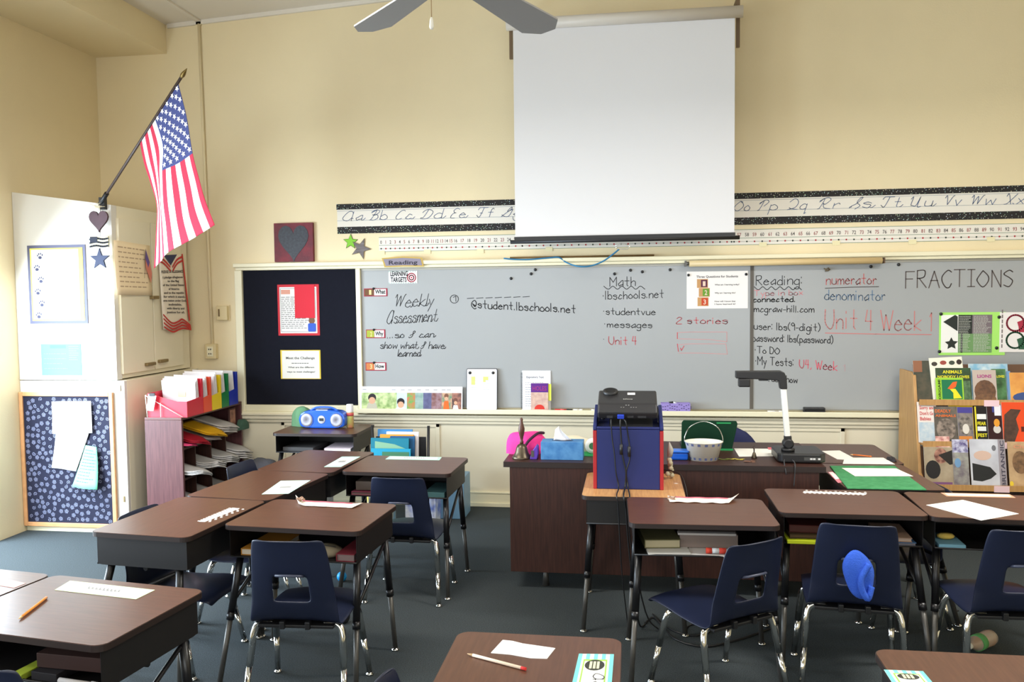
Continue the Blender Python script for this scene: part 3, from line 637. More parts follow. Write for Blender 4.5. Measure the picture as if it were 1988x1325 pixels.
# 'Reading' header card
fR=wallfr(-.056); a=py(741,502,-.06); b=py(822,518,-.06)
t=thing('reading_header_card','mauve Reading header card with gold edge standing on the board frame','sign',((a.x+b.x)/2,-.056,b.z))
pl=[(a.x,a.z+.002),((a.x+b.x)/2,a.z+.012),(b.x-.01,a.z),(b.x+.004,b.z),((a.x+b.x)/2,b.z+.004),(a.x+.02,b.z)]
put(MB().prism(pl,.001,.003,fR),'gold_card',flat((190,160,84)),t); k=[((x-(a.x+b.x)/2)*.92+(a.x+b.x)/2,(z-(a.z+b.z)/2)*.74+(a.z+b.z)/2+.001) for x,z in pl]
put(MB().prism(k,.003,.004,fR),'mauve_panel',flat((140,132,146)),t); mb=MB(); text(mb,'Reading',a.x+.055,b.x-.045,(a.z+b.z)/2-.014,.042,fR,.0048); put(mb,'lettering',flat((60,56,66)),t)
# learning targets sign & what/why/how cards
def card(name,lab,cat,x0,y0,x1,y1,col,h=.001,Y=-.0125,th=.002):
    X0,X1,Z0,Z1=R2(x0,y0,x1,y1,Y); t=thing(name,lab,cat,((X0+X1)/2,Y,Z0)); f_=wallfr(Y); put(slab(MB(),X0,X1,Z0,Z1,h,h+th,f_),'card',flat(col),t); return t,X0,X1,Z0,Z1,f_
t,X0,X1,Z0,Z1,f_=card('learning_targets_sign','white Learning Targets sign with a red bullseye and dashed edge','sign',755,526,810,551,(238,236,234))
mb=MB(); text(mb,'LEARNING',X0+.014,X0+.15,Z0+.057,.050,f_,.0038,bold=.035); text(mb,'TARGETS',X0+.016,X0+.14,Z0+.012,.050,f_,.0038,bold=.035); put(mb,'lettering',M_ink,t)
cx,cz=X1-.045,(Z0+Z1)/2-.004; mb=MB()
for R_ in (.032,.018): mb.ribbon(circ(cx,cz,R_,20)+[circ(cx,cz,R_,20)[0]],.008,.0038,f_)
mb.face(circ(cx,cz,.007,10),.004,f_); put(mb,'bullseye',flat((200,60,80)),t)
mb=MB(); n=12
for i in range(n):
    for z in (Z0+.004,Z1-.004): rect(mb,X0+(X1-X0)*i/n,X0+(X1-X0)*(i+.5)/n,z-.002,z+.002,.0036,f_)
put(mb,'dashed_edge',flat((80,150,120)),t)
for nm,y0,y1,x0,x1,c1,txt,num in (('red_what_card',560,576,707,752,(110,76,50),'What','1'),('red_why_card',640,657,711,748,(160,170,60),'Why','2'),('red_how_card',704,720,710,750,(196,120,70),'How','3')):
    t,X0,X1,Z0,Z1,f_=card('question_card','small red-edged card reading %s with a toy block numeral'%txt,'card',x0,y0,x1,y1,(150,40,60)); w_=X1-X0
    put(slab(MB(),X0+.006,X0+w_*.42,Z0+.007,Z1-.006,.003,.004,f_),'block_picture',flat(c1),t); put(slab(MB(),X0+w_*.44,X1-.01,Z0+.007,Z1-.006,.003,.004,f_),'white_label',M_paper,t)
    mb=MB(); text(mb,txt,X0+w_*.48,X1-.015,Z0+.02,.044,f_,.0046,bold=.035); put(mb,'lettering',M_ink,t); mb=MB(); text(mb,num,X0+w_*.22,X0+w_*.32,Z0+.014,.05,f_,.0046); put(mb,'numeral',flat((230,200,140)),t)
    a=MB().lathe([(.009,0),(.009,.006),(.0005,.008)],(0,0,0),10,Matrix.Rotation(PI/2,4,'X')); a.v=[(v[0]+X0+w_*.42,v[1]-.0165,v[2]+Z1-.002) for v in a.v]; put(a,'magnet',M_blk,t)
# three questions poster
t,X0,X1,Z0,Z1,f_=card('three_questions_poster','Three Questions for Students poster with stacked numbered blocks','poster',1333,526,1452,600,(236,232,228))
mb=MB(); w_,h_=X1-X0,Z1-Z0; text(mb,'Three Questions for Students',X0+w_*.16,X0+w_*.84,Z1-h_*.17,h_*.085,f_,.0036)
for l,yy in (('What am I learning today?',.62),('Why am I learning this?',.40),('How will I know that',.175),('I have learned it?',.10)): text(mb,l,X0+w_*.46,X0+w_*(.86 if 'What' in l else .8),Z0+h_*yy,h_*.055,f_,.0036)
put(mb,'printed_text',flat((84,80,84)),t)
for nm,c1,x_,y_,n_ in (('block_picture',(90,40,66),.19,.56,'1'),('block_picture',(100,150,50),.22,.32,'2'),('block_picture',(196,70,40),.20,.07,'3')):
    put(MB().prism([(X0+w_*(x_-.02),Z0+h_*y_),(X0+w_*(x_+.16),Z0+h_*y_),(X0+w_*(x_+.16),Z0+h_*(y_+.235)),(X0+w_*(x_-.02),Z0+h_*(y_+.235))],.003,.0035,f_),'block_side',flat((196,150,100)),t)
    put(MB().prism([(X0+w_*(x_+.045),Z0+h_*(y_+.02)),(X0+w_*(x_+.148),Z0+h_*(y_+.02)),(X0+w_*(x_+.148),Z0+h_*(y_+.215)),(X0+w_*(x_+.045),Z0+h_*(y_+.215))],.0035,.0042,f_),nm,flat(c1),t)
    mb=MB(); text(mb,n_,X0+w_*(x_+.075),X0+w_*(x_+.12),Z0+h_*(y_+.05),h_*.18,f_,.005); put(mb,'numeral',flat((226,200,180)),t)
for xx in (.03,.97):
    a=MB().lathe([(.01,0),(.01,.006),(.0005,.008)],(0,0,0),10,Matrix.Rotation(PI/2,4,'X')); a.v=[(v[0]+X0+w_*xx,v[1]-.0165,v[2]+Z1-.025) for v in a.v]; put(a,'magnet',M_blk,t)
# green card and red/green circles sheet at the right
t,X0,X1,Z0,Z1,f_=card('lime_card_poster','lime green card holding a black and green printed page above the book rack','poster',1822,606,1952,690,(168,226,110)); w_,h_=X1-X0,Z1-Z0
put(slab(MB(),X0+w_*.03,X0+w_*.8,Z0+h_*.06,Z1-h_*.06,.003,.004,f_),'page',M_paper,t)
mb=MB(); rect(mb,X0+w_*.29,X0+w_*.8,Z0+h_*.5,Z1-h_*.06,.0046,f_); put(mb,'dark_block',flat((120,108,112)),t)
mb=MB(); rect(mb,X0+w_*.29,X0+w_*.8,Z0+h_*.06,Z0+h_*.5,.0046,f_); put(mb,'green_block',flat((112,150,96)),t)
mb=MB(); rect(mb,X0+w_*.29,X0+w_*.5,Z0+h_*.5,Z1-h_*.06,.005,f_); rect(mb,X0+w_*.33,X0+w_*.36,Z0+h_*.06,Z0+h_*.5,.005,f_); mb.face([(X0+w_*.06,Z0+h_*.78),(X0+w_*.24,Z0+h_*.94),(X0+w_*.28,Z0+h_*.9),(X0+w_*.28,Z0+h_*.56),(X0+w_*.22,Z0+h_*.62)],.005,f_); mb.face(star(X0+w_*.19,Z0+h_*.27,.045,20,.5),.005,f_); put(mb,'dark_pictures',flat((44,48,44)),t)
mb=MB(); greek(mb,X0+w_*.3,X0+w_*.49,Z0+h_*.08,Z0+h_*.92,22,f_,.0056,4); greek(mb,X0+w_*.52,X0+w_*.79,Z0+h_*.08,Z0+h_*.92,26,f_,.0056,6,fill=.4); put(mb,'print_lines',flat((190,190,180)),t)
for i,(x,y) in enumerate(((1827,610),(1940,616),(1824,683),(1935,676))): 
    p=py(x,y,-.02); a=MB().lathe([(.011,0),(.011,.006),(.0005,.008)],(p.x,-.0165,p.z),10,Matrix.Rotation(PI/2,4,'X')); put(a,'magnet',M_blk,t)
t,X0,X1,Z0,Z1,f_=card('venn_circles_sheet','white sheet with red and green rings at the right edge','poster',1939,606,2030,684,(232,226,222),h=.0045); h_=Z1-Z0
for zc_,c1 in ((.73,(170,50,70)),(.3,(50,90,66))):
    mb=MB(); cc=circ(X0+.1,Z0+h_*zc_,.055,24); mb.ribbon(cc+[cc[0]],.012,.0075,f_); mb.face(star(X0+.165,Z0+h_*zc_-.02,.06,10,.75),.0074,f_); put(mb,'ring_picture',flat(c1),t)
mb=MB(); 
for i in range(8): rect(mb,X0+.012,X0+.02,Z0+.03+i*.034,Z0+.055+i*.034,.0075,f_)
put(mb,'side_print',flat((120,110,110)),t)
# ------------------------------------------------------------ projection screen
YS=-.30
a=py(1001,470,YS); b=py(1424,462,YS); zt=py(1215,60,YS).z; X0,X1=-.812,.695; zb=(a.z+b.z)/2-.005
t=thing('projection_screen','large pulled-down white projection screen hanging in front of the wall','projector screen',((X0+X1)/2,YS,zb))
put(MB().grid(lambda u,v:(X0+(X1-X0)*u,YS+.003*math.sin(u*5),zb+.03+(3.46-zb)*v),24,4),'screen_fabric',mat('screen_white',(224,222,222),.85),t)
put(MB().tube([(X0-.045,YS-.01,3.482),(X1+.05,YS-.01,3.482)],.04,20),'roller_housing',mat('offwhite_metal',(212,204,192),.4),t)
put(MB().box(X0-.006,X1+.006,YS-.012,YS+.012,zb,zb+.04).tube([(X0-.035,YS,zb+.006),(X1+.035,YS,zb+.006)],.014,10),'bottom_bar',M_blk,t)
for xx in (X0-.02,X1+.025): put(MB().box(xx-.012,xx+.012,YS+.03,YS+.05,3.26,3.62).box(xx-.012,xx+.012,YS+.05,-.001,3.56,3.59),'wall_bracket',mat('brown_bracket',(110,88,62),.5),t)
put(MB().tube([(X1+.05,YS,3.80),(X1+.03,YS,3.77),(X1+.035,YS,3.73),(X1+.06,YS,3.70),(X1+.06,YS,3.66),(X1+.035,YS,3.64),(X1+.02,YS,3.67)],.006,8),'hook',M_trim,t)
c=py(1208,480,YS-.01); put(MB().tube([(c.x-.05,YS-.01,c.z+.008),(c.x-.035,YS-.012,c.z-.012),(c.x+.035,YS-.012,c.z-.014),(c.x+.055,YS-.01,c.z+.006),(c.x+.02,YS-.01,c.z+.022),(c.x-.02,YS-.01,c.z+.022),(c.x-.05,YS-.01,c.z+.008)],.003,6),'pull_handle',M_chrome,t)
# blue pull cord and pointer stick resting on the frame
pts=[py(x,y,-.20 if x>1100 else -.06) for x,y in ((1202,484),(1190,494),(1170,508),(1145,517),(1120,517),(1098,509),(1085,500),(1065,501),(1030,504),(1000,504),(978,502))]
tag(MB().tube(catmull([tuple(p) for p in pts],4),.0055,8).build('pull_cord',flat((52,120,160)),loc=pts[0]),'blue cord hanging from the screen handle to the board frame','cord')
a=py(990,503,-.04); b=py(1270,500,-.04); tag(MB().tube([(a.x,-.035,1.876),(b.x,-.035,1.876)],.0065,8).build('pointer_stick',flat((120,92,52)),loc=(a.x,-.035,1.876)),'thin brown pointer stick lying on top of the board frame','pointer')
# ------------------------------------------------------------ ceiling fan
FC=(-.55,-3.60,2.553); t=thing('ceiling_fan','grey-bladed ceiling fan seen at the top edge of the room','fan',FC)
def fp(mb,name,m,**k): o=mb.build(name,m,t,**k); return o
fp(MB().lathe([(.02,.0),(.09,.01),(.12,.05),(.12,.11),(.07,.15),(.02,.16)],(0,0,0),24),'motor_housing',mat('offwhite_metal',(212,204,192),.4),bevel=0)
fp(MB().tube([(0,0,.15),(0,0,zc(-.55)-FC[2]-.002)],.012,10),'down_rod',M_trim)
M_fan=mat('fan_blade_grey',(150,148,146),.5)
for a in (69,131,206,281,355):
    c_,s_=math.cos(D2R(a)),math.sin(D2R(a))
    pl=[(.15,-.05),(.60,-.075),(.67,-.03),(.67,.03),(.60,.075),(.15,.05)]
    tilt=.16
    mb=MB(); mb.prism(pl,0,.006,lambda u,v,h:(u*c_-v*s_,u*s_+v*c_,h+.045-v*tilt)); bl=fp(mb,'blade',M_fan)
    mb=MB(); mb.prism([(.10,-.015),(.22,-.03),(.22,.03),(.10,.015)],-.004,0,lambda u,v,h:(u*c_-v*s_,u*s_+v*c_,h+.045-v*tilt)); o=mb.build('blade_iron',M_legc,bl)
e=py(838,52,-3.50)-Vector(FC); put_=MB().tube([(e.x,e.y,.02),(e.x,e.y,e.z+.03)],.0015,6); fp(put_,'pull_chain',flat((150,120,80)))
fp(MB().lathe([(.003,.03),(.006,.02),(.008,0),(.005,-.008)],(e.x,e.y,e.z),10),'chain_pull',flat((230,225,210)))
# ============================================================ SCHOOL DESKS
ZD=.655
def rmat(a): return Matrix.Rotation(a,4,'Z')
def make_desk(lab,w=.61,d=.457,top=M_desk,shift=0.,name='student_desk',h=ZD,rr=.035):
    t=thing(name,lab,'desk'); W2,D2=w/2,d/2
    mb=MB(); mb.use(M_edge); mb.prism(rrect(-W2,W2,-D2,D2,rr),h-.02,h-.0015); mb.use(top); mb.prism(rrect(-W2+.002,W2-.002,-D2+.002,D2-.002,rr),h-.0015,h); mb.build('desk_top',None,t)
    a,b=W2-.022,D2-.02; z0,z1=h-.14,h-.0205; mb=MB(); e=.0015
    mb.prism(rrect(-a,a,-b,b,.02),z0,z0+e); mb.box(-a,-a+e,-b,b,z0+e,z1); mb.box(a-e,a,-b,b,z0+e,z1); mb.box(-a+e,a-e,b-e,b,z0+e,z1); mb.tube([(-a,-b,z0+.004),(a,-b,z0+.004)],.004,6)
    mb.build('book_box',M_metal,t,solid=0)
    for sx in (-1,1):
        for sy in (-1,1):
            x0,y0=sx*(W2-.042),sy*(D2-.07); x1,y1=sx*(W2-.005),sy*(D2+.0)+shift
            P0=Vector((x0,y0,z0-.003)); P1=Vector((x1,y1,.012)); m_=P0.lerp(P1,.46)
            mb=MB(); mb.tube([P0,m_],.0155,10); mb.tube([m_,m_+(P1-P0).normalized()*.03],.017,10); lg=mb.build('leg',M_legb,t)
            MB().tube([m_,P1],.0115,10).build('leg_extension',M_legc,lg)
            MB().lathe([(.006,.02),(.008,.012),(.017,.008),(.018,0)],(P1.x,P1.y,0),12).build('glide',M_chrome,lg)
        P0=Vector((sx*(W2-.042),D2-.085,z0-.02)); m_=Vector((sx*(W2-.042),-(D2-.07),z0)).lerp(Vector((sx*(W2-.005),-D2+shift,.012)),.38)
        MB().tube([P0,m_],.008,8).build('brace',M_legb,t)
    MB().tube([(-W2+.042,0,z0-.012),(W2-.042,0,z0-.012)],.010,8).build('cross_bar',M_legb,t)
    return t
base_desk=make_desk('x',shift=-.06); used=[False]
def desk(x,y,deg,lab):
    if not used[0]: used[0]=True; o=base_desk; o.location=(x,y,0); o.rotation_euler=(0,0,D2R(deg)); o['label']=lab; o['group']='student desks'; return o
    return dup(base_desk,(x,y,0),D2R(deg),lab,'student desks')
DK={}
DK['L1']=desk(-1.94,-2.83,-95.5,'student desk with a white scalloped strip, near end of the left row')
DK['L2']=desk(-1.865,-2.215,-97,'student desk with a mint name strip in the middle of the left row')
DK['L3']=desk(-1.80,-1.60,-95,'student desk with a mint name strip at the far end of the left row')
DK['R1']=desk(-1.375,-2.755,-4,'student desk with a crumpled torn strip, right of the left row')
DK['R2']=desk(-1.255,-1.66,-2,'student desk with a mint name strip along its far edge beside the left row')
DK['N1']=desk(-1.704,-3.884,-8,'student desk with an orange pencil at the lower left corner of the view')
DK['N1b']=desk(-2.315,-3.798,-8,'student desk cut off by the left edge, left of the orange pencil desk')
DK['N2']=desk(-.2575,-4.24,-90,'student desk in the bottom centre with a torn paper and a striped name tag')
DK['N3']=desk(.855,-4.23,90,'student desk at the bottom right corner with a striped name tag')
DK['A']=desk(.285,-2.532,1.5,'student desk with a torn curled name strip in front of the wooden desk')
DK['B']=desk(.93,-2.305,0,'student desk with a white scalloped strip, middle of the right row')
DK['C']=desk(1.55,-2.33,-3,'student desk with a sheet of paper lying diagonally at the right edge')
DK['D']=desk(1.235,-1.745,92,'student desk under the green mat right of the teacher desk')
DK['D2']=desk(1.245,-1.125,90,'student desk with loose white papers beyond the green mat')
DK['radio']=desk(-2.19,-.46,0,'student desk against the front wall holding the blue radio')
rd=DK['radio']
o_desk=make_desk('small light oak desk carrying the blue and red projector box',w=.485,d=.53,top=M_oak,name='oak_desk',h=.652); o_desk.location=(.005,-2.005,0)
def loc(k,x,y,z): return DK[k].matrix_world@Vector((x,y,z))
bpy.context.view_layer.update()
# ------------------------------------------------------------ navy chairs
def prof(v):
    P=[(.225,.330),(.212,.350),(.11,.356),(0,.348),(-.10,.346),(-.155,.356),(-.178,.392),(-.195,.45),(-.212,.53),(-.232,.62),(-.245,.668),(-.252,.682)]
    return cr1([Vector((0,a,b)) for a,b in P],v)
def hw(v):
    q=[(0,.150),(.06,.168),(.25,.180),(.45,.180),(.55,.174),(.72,.160),(.9,.142),(.97,.134),(1,.118)]
    for (a,b),(c_,d_) in zip(q,q[1:]):
        if v<=c_: return b+(d_-b)*(v-a)/(c_-a)
    return q[-1][1]
def make_chair():
    t=thing('student_chair','x','chair',group='navy student chairs')
    def fn(u,v):
        p=prof(v); x=(u*2-1); h_=hw(v); e=abs(x)**3
        back=max(0,min(1,(v-.5)/.12))
        return Vector((x*h_, p.y+back*e*.022, p.z-(1-back)*e*.014))
    NU_,NV_=14,34
    def skip(i,j):
        v=(j+.5)/NV_; u=(i+.5)/NU_; z=prof(v).z
        return v>.55 and .438<z<.545 and abs(u-.5)<.19
    o=MB().grid(fn,NU_,NV_,skip=skip).build('seat_shell',M_navy,t,solid=.007,sub=1)
    MB().tube([(-.055,-.210,.540),(-.045,-.232,.547),(0,-.240,.550),(.045,-.232,.547),(.055,-.210,.540)],.0055,8).build('hand_grip',mat('grey_navy_edge',(66,70,88),.4),t)
    mb=MB(); mb.box(-.15,.15,-.165,-.085,.322,.335); mb.box(-.15,.15,.07,.10,.322,.335); mb.box(-.06,-.04,-.175,-.15,.32,.35); mb.box(.04,.06,-.175,-.15,.32,.35); mb.build('under_frame',M_blk,t,bevel=.003)
    for sx in (-1,1):
        for sy in (-1,1):
            y0=-.125 if sy<0 else .085; pts=[(sx*.10,y0,.328),(sx*.145,y0,.328),(sx*.168,y0-(.004 if sy<0 else -.004),.315),(sx*.178,y0+sy*.012,.285),(sx*.200,y0+sy*.075,.015)]; 
            pp=catmull(pts[:4],4)[:-1]; m_=Vector(pts[3]).lerp(Vector(pts[4]),.42)
            mb=MB(); mb.tube([Vector(p) for p in pp]+[Vector(pts[3]),m_],.0138,12); mb.tube([m_,Vector(pts[4])],.0118,12); lg=mb.build('leg',M_chrome,t)
            MB().lathe([(.008,.022),(.010,.012),(.016,.008),(.017,0)],(pts[4][0],pts[4][1],0),12).build('glide',M_chrome,lg)
    return t
ch0=make_chair(); uc=[False]
def chair(x,y,deg,lab,sz=1.):
    if not uc[0]: uc[0]=True; ch0.location=(x,y,0); ch0.rotation_euler=(0,0,D2R(deg)); ch0['label']=lab; o=ch0
    else: o=dup(ch0,(x,y,0),D2R(deg),lab)
    o.scale=(1,1,sz); return o
chair(-1.295,-3.03,3,'navy chair facing away at the left torn-strip desk, above a dark pouch',1.015)
chair(-1.185,-1.86,-1,'navy chair facing away at the mint-strip desk nearest the front wall',.99)
chair(.33,-2.80,36,'navy chair turned to the left in front of the glue stick desk',.97)
chair(.885,-2.635,-6,'navy chair with a blue knitted hat stuffed through its back',1.03)
chair(1.46,-2.65,2,'navy chair cut off by the right edge, its hand hole empty',1.03)
chair(-1.93,-1.87,-95,'navy chair whose back shows beyond the left row near the bookcase',1.0)
chair(-1.97,-2.78,-95,'navy chair tucked under the left row desk with the scalloped strip',.955)
chair(-1.90,-2.24,-97,'navy chair tucked under the middle desk of the left row',.93)
chair(-1.62,-4.12,-8,'navy chair cut off at the bottom left, pushed under the orange pencil desk')
chair(-.36,-4.37,-90,'navy chair back peeking in at the bottom edge left of the centre desk')
# teacher chair: navy rounded backrest behind the teacher desk
t=thing('teacher_chair','dark blue rounded chair back behind the teacher desk, right of the green laptop','chair',(.62,-.75,0))
mb=MB(); 
def tb(u,v):
    x=(u*2-1); w_=.19*math.sqrt(max(0,1-(max(0,v-.35)/.66)**2)); return (x*w_, .03*x*x-.02*v, .40+.33*v)
mb.grid(tb,12,12); mb.build('backrest',mat('dark_blue_fabric',(30,36,80),.8,bump=.2,bscale=300),t,solid=.03)
MB().prism(rrect(-.21,.21,-.06,.36,.06),.37,.42).build('seat_cushion',mat('dark_blue_fabric',(30,36,80),.8),t,bevel=.01)
MB().tube([(0,.15,.09),(0,.15,.369)],.02,10).build('pedestal',M_blk,t)
MB().box(-.01,.01,-.03,.0,.30,.5).box(-.01,.01,-.03,.15,.34,.369).build('back_support',M_blk,t)
mb=MB()
for k in range(5):
    a=2*PI*k/5; mb.tube([(0,.15,.09),(.22*math.cos(a),.15+.22*math.sin(a),.055)],[.02,.012],8); mb.lathe([(.001,.05),(.022,.04),(.026,.025),(.022,.008),(.012,0)],(.22*math.cos(a),.15+.22*math.sin(a),0),10)
mb.build('star_base',M_blk,t)
# ------------------------------------------------------------ teacher desk
TX0,TX1,TY0,TY1,TZ=-.69,.985,-1.765,-1.06,.70
# the oak desk stands in front of it
o_desk.location=(.005,-2.035,0)
MB().box(-.218,.218,-.2445,-.242,.652-.14,.652-.0206).build('front_panel',M_metal,o_desk)
t=thing('teacher_desk','wide dark walnut teacher desk with a solid front panel facing the class','desk',((TX0+TX1)/2,(TY0+TY1)/2,0))
lx,ly=(TX1-TX0)/2,(TY1-TY0)/2
mb=MB(); mb.use(M_edge); mb.box(-lx,lx,-ly,ly,TZ-.03,TZ-.001); mb.use(M_tdesk); mb.box(-lx+.001,lx-.001,-ly+.001,ly-.001,TZ-.001,TZ); mb.build('desk_top',None,t)
MB().box(-lx+.033,lx-.033,-ly+.005,-ly+.025,.095,TZ-.031).build('modesty_panel',M_tdesk,t,bevel=.002)
for s_ in (-1,1):
    x0,x1=(lx-.40,lx-.034) if s_>0 else (-lx+.034,-lx+.40); ped=MB().box(x0,x1,-ly+.026,ly-.04,.10,TZ-.031).build('drawer_pedestal',M_tdesk,t,bevel=.003)
    for k in range(3): MB().box(x0+.01,x1-.01,ly-.039,ly-.022,.11+k*.185,.285+k*.185).build('drawer',M_tdesk,ped,bevel=.003)
    for yy in (-ly+.08,ly-.1): MB().tube([((x0+x1)/2,yy,.0),((x0+x1)/2,yy,.0995)],[.02,.012],10).build('foot',M_legc,t)
# ============================================================ THINGS ON DESKS
def flatq(name,lab,cat,pts,z,col,th=.0012,group=None,curl=None,parts=None):
    """a flat sheet or strip lying on a surface at height z; pts = its corners"""
    V=[pz(x,y,z+th) for x,y in pts]; c=sum(V,Vector())/len(V); c.z=z
    t=thing(name,lab,cat,c,group=group); P=[(v.x-c.x,v.y-c.y) for v in V]
    MB().prism(P,.0004,th).build('sheet',flat(col) if isinstance(col,tuple) else col,t); return t,P,c
def bil(P,th=.0012):
    # frame on the quad P (TL,TR,BR,BL): u left-right, v bottom-top
    TL,TR,BR,BL=[Vector(p) for p in P[:4]]
    return lambda u,v,h:(lambda q:(q.x,q.y,th+h))((BL*(1-u)+BR*u)*(1-v)+(TL*(1-u)+TR*u)*v)
MINT=(186,226,206)
def strip(name,lab,pts,z,border,seed,txt=True,inner=(240,238,230),inset=(.06,.16),group='desk name strips'):
    t,P,c=flatq(name,lab,'name strip',pts,z,border,group=group); f_=bil(P)
    mb=MB(); rect(mb,inset[0],1-inset[0],inset[1],1-inset[1],.0004,f_); mb.build('label_panel',flat(inner),t)
    if txt:
        mb=MB(); r=random.Random(seed); st,wd=layout(['Ava M','Luis R','Mia','Noah K','Emma','Jayden'][seed%6] if False else '',False) if False else ([],1)
        x=.3
        for i in range(9): 
            mb.ribbon([(x,.42),(x+.015,.62),(x+.03,.42),(x+.04,.5)],.012,.0008,f_); x+=.045
        mb.build('faint_writing',flat((150,150,150)),t)
    return t,P,c,f_
strip('name_strip','mint name strip on the middle desk of the left row',((545,934),(603,933),(560,959),(508,960)),ZD,MINT,1)
strip('name_strip','mint name strip on the far desk of the left row',((664,887),(700,887),(662,907),(629,907)),ZD,MINT,2)
strip('name_strip','long mint name strip along the far edge of the desk beside the left row',((757,886),(858,888),(853,894),(748,892)),ZD,MINT,3)
# scalloped strips
def scallop(lab,pts,seed):
    TL,TR,BR,BL=pts; lu=math.hypot(TR[0]-TL[0],(TR[1]-TL[1])*2)>math.hypot(BL[0]-TL[0],(BL[1]-TL[1])*2)
    mx=lambda p,q,k:(p[0]+(q[0]-p[0])*k,p[1]+(q[1]-p[1])*k)
    pts=(mx(TL,BL,.22),mx(TR,BR,.22),mx(TR,BR,.78),mx(TL,BL,.78)) if lu else (mx(TL,TR,.22),mx(TL,TR,.78),mx(BL,BR,.78),mx(BL,BR,.22))
    t,P,c=flatq('scalloped_name_strip',lab,'name strip',pts,ZD,(240,232,220),group='scalloped desk name strips'); f_=bil(P); mb=MB()
    n=13; L1=(Vector(P[1])-Vector(P[0])).length; L2=(Vector(P[3])-Vector(P[0])).length; long_u=L1>L2
    for i in range(n):
        for s_ in (-.22,-.62,1.22,1.62)[::2] if i%2 else (-.62,-.25,1.25,1.62)[1::2]:
            u,v=((i+.5)/n,s_) if long_u else (s_,(i+.5)/n); p=f_(u,v,0); mb.lathe([(.0062,0.0006),(.006,.0011)],(p[0],p[1],0),8)
    mb.build('scallop_dots',flat((238,230,222)),t,kind='stuff'); mb=MB(); rect(mb,.2,.8,.3,.7,.0003,f_); mb.build('label_panel',flat((250,246,238)),t)
scallop('white scalloped name strip on the near desk of the left row',((446,986),(471,988),(402,1014),(382,1013)),1)
scallop('white scalloped name strip on the middle desk of the right row',((1561,953),(1684,957),(1680,962),(1558,958)),2)
# torn and curled strips
def torn(lab,pts,seed,ends):
    V=[pz(x,y,ZD+.003) for x,y in pts]; c=sum(V,Vector())/4; t=thing('torn_name_strip',lab,'name strip',c-Vector((0,0,.003)),group='torn desk name strips')
    TL,TR,BR,BL=[v-c for v in V]
    def fn(u,v):
        q=(BL*(1-u)+BR*u)*(1-v)+(TL*(1-u)+TR*u)*v; e=max(0,u-.85)/.15; s=max(0,.12-u)/.12
        return (q.x+.003*math.sin(u*31),q.y+.004*math.sin(u*23+seed)*(1-v),.003+ends[1]*e**2*v+ends[0]*s**2*(.4+v)+.0015*math.sin(u*11)**2)
    MB().grid(fn,24,4).build('paper_strip',flat((236,220,204)),t,solid=.0008)
    MB().grid(lambda u,v:Vector(fn(.1+u*.75,.78+v*.2))+Vector((0,0,.0012)),20,1).build('pink_border',flat((196,100,120)),t)
    r=random.Random(seed); p=fn(.03,.5); MB().grid(lambda u,v:(p[0]-.012+.03*u+.006*math.sin(9*v),p[1]-.012+.03*v,.003+ends[0]+.010*math.sin(7*u+seed)*math.sin(6*v)),6,6).build('crumpled_end',flat((150,120,100)),t,solid=.001)
torn('torn name strip with a crumpled left end, right of the left row',((574,972),(705,979),(684,987),(579,982)),1,(.018,.004))
torn('torn name strip with a lifted right end in front of the oak desk',((1296,965),(1435,968),(1416,978),(1300,975)),4,(.004,.02))
t,P,c=flatq('name_strip','peach name strip at the far edge of the rightmost desk','name strip',((1826,957),(1960,960),(1972,967),(1838,964)),ZD,(214,160,130)); f_=bil(P); mb=MB(); rect(mb,.04,.96,.2,.8,.0004,f_); mb.build('label_panel',flat((240,226,206)),t)
t,P,c=flatq('name_strip','pink name strip at the left edge of the desk under the green mat','name strip',((1607,917),(1616,916),(1643,936),(1627,938)),ZD,(206,120,130)); f_=bil(P); mb=MB(); rect(mb,.1,.9,.3,.95,.0004,f_); mb.build('label_panel',flat((240,220,216)),t)
def striped(lab,pts,seed,txt):
    t,P,c=flatq('striped_name_tag',lab,'name tag',pts,ZD,(240,244,232),group='striped desk name tags'); f_=bil(P)
    mb=MB(); n=9
    for i in range(0,n,2): rect(mb,i/n,(i+1)/n,0,1,.0003,f_)
    mb.build('aqua_stripes',flat((120,204,200)),t); mb=MB(); rect(mb,.17,.83,-.0,.9,.0006,f_); mb.build('green_edge',flat((160,200,90)),t); mb=MB(); rect(mb,.21,.79,0,.87,.0009,f_); mb.build('white_panel',M_paper,t)
    mb=MB(); mb.face([f_(0,0,0) and (.5+.27*math.cos(a*PI/10),.80+.09*math.sin(a*PI/10)) for a in range(20)],.0012,f_); mb.build('dark_badge',flat((54,56,50)),t)
    mb=MB(); 
    for k in range(3): rect(mb,.36+k*.1,.43+k*.1,.74,.86,.0015,f_)
    mb.build('badge_letters',flat((220,216,180)),t)
    if txt:
        mb=MB(); st,wd=layout(txt,True)
        for s_ in st: mb.ribbon([f_(.52+p[1]*.03-0, .66-.42*p[0]/wd,0)[:2] for p in s_],.0022,.0026,lambda a,b,h:(a,b,h))
        mb.build('written_name',flat((50,50,60)),t)
striped('striped name tag reading sideways on the bottom centre desk',((1124,1270),(1192,1271),(1182,1400),(1094,1398)),1,'Aaron')
striped('striped name tag on the desk in the bottom right corner',((1716,1301),(1792,1304),(1850,1372),(1760,1370)),2,'')
t,P,c,f_=strip('name_strip','pale green name strip across the orange pencil desk',((136,1128),(301,1146),(264,1164),(106,1146)),ZD,(206,224,178),4,inner=(244,246,226))
t,P,c=flatq('name_strip','pinkish name strip at the far left edge of the view','name strip',((-40,1112),(50,1133),(28,1142),(-60,1128)),ZD,(222,170,160)); f_=bil(P); mb=MB(); rect(mb,.1,.9,.2,.85,.0004,f_); mb.build('label_panel',flat((232,214,220)),t)
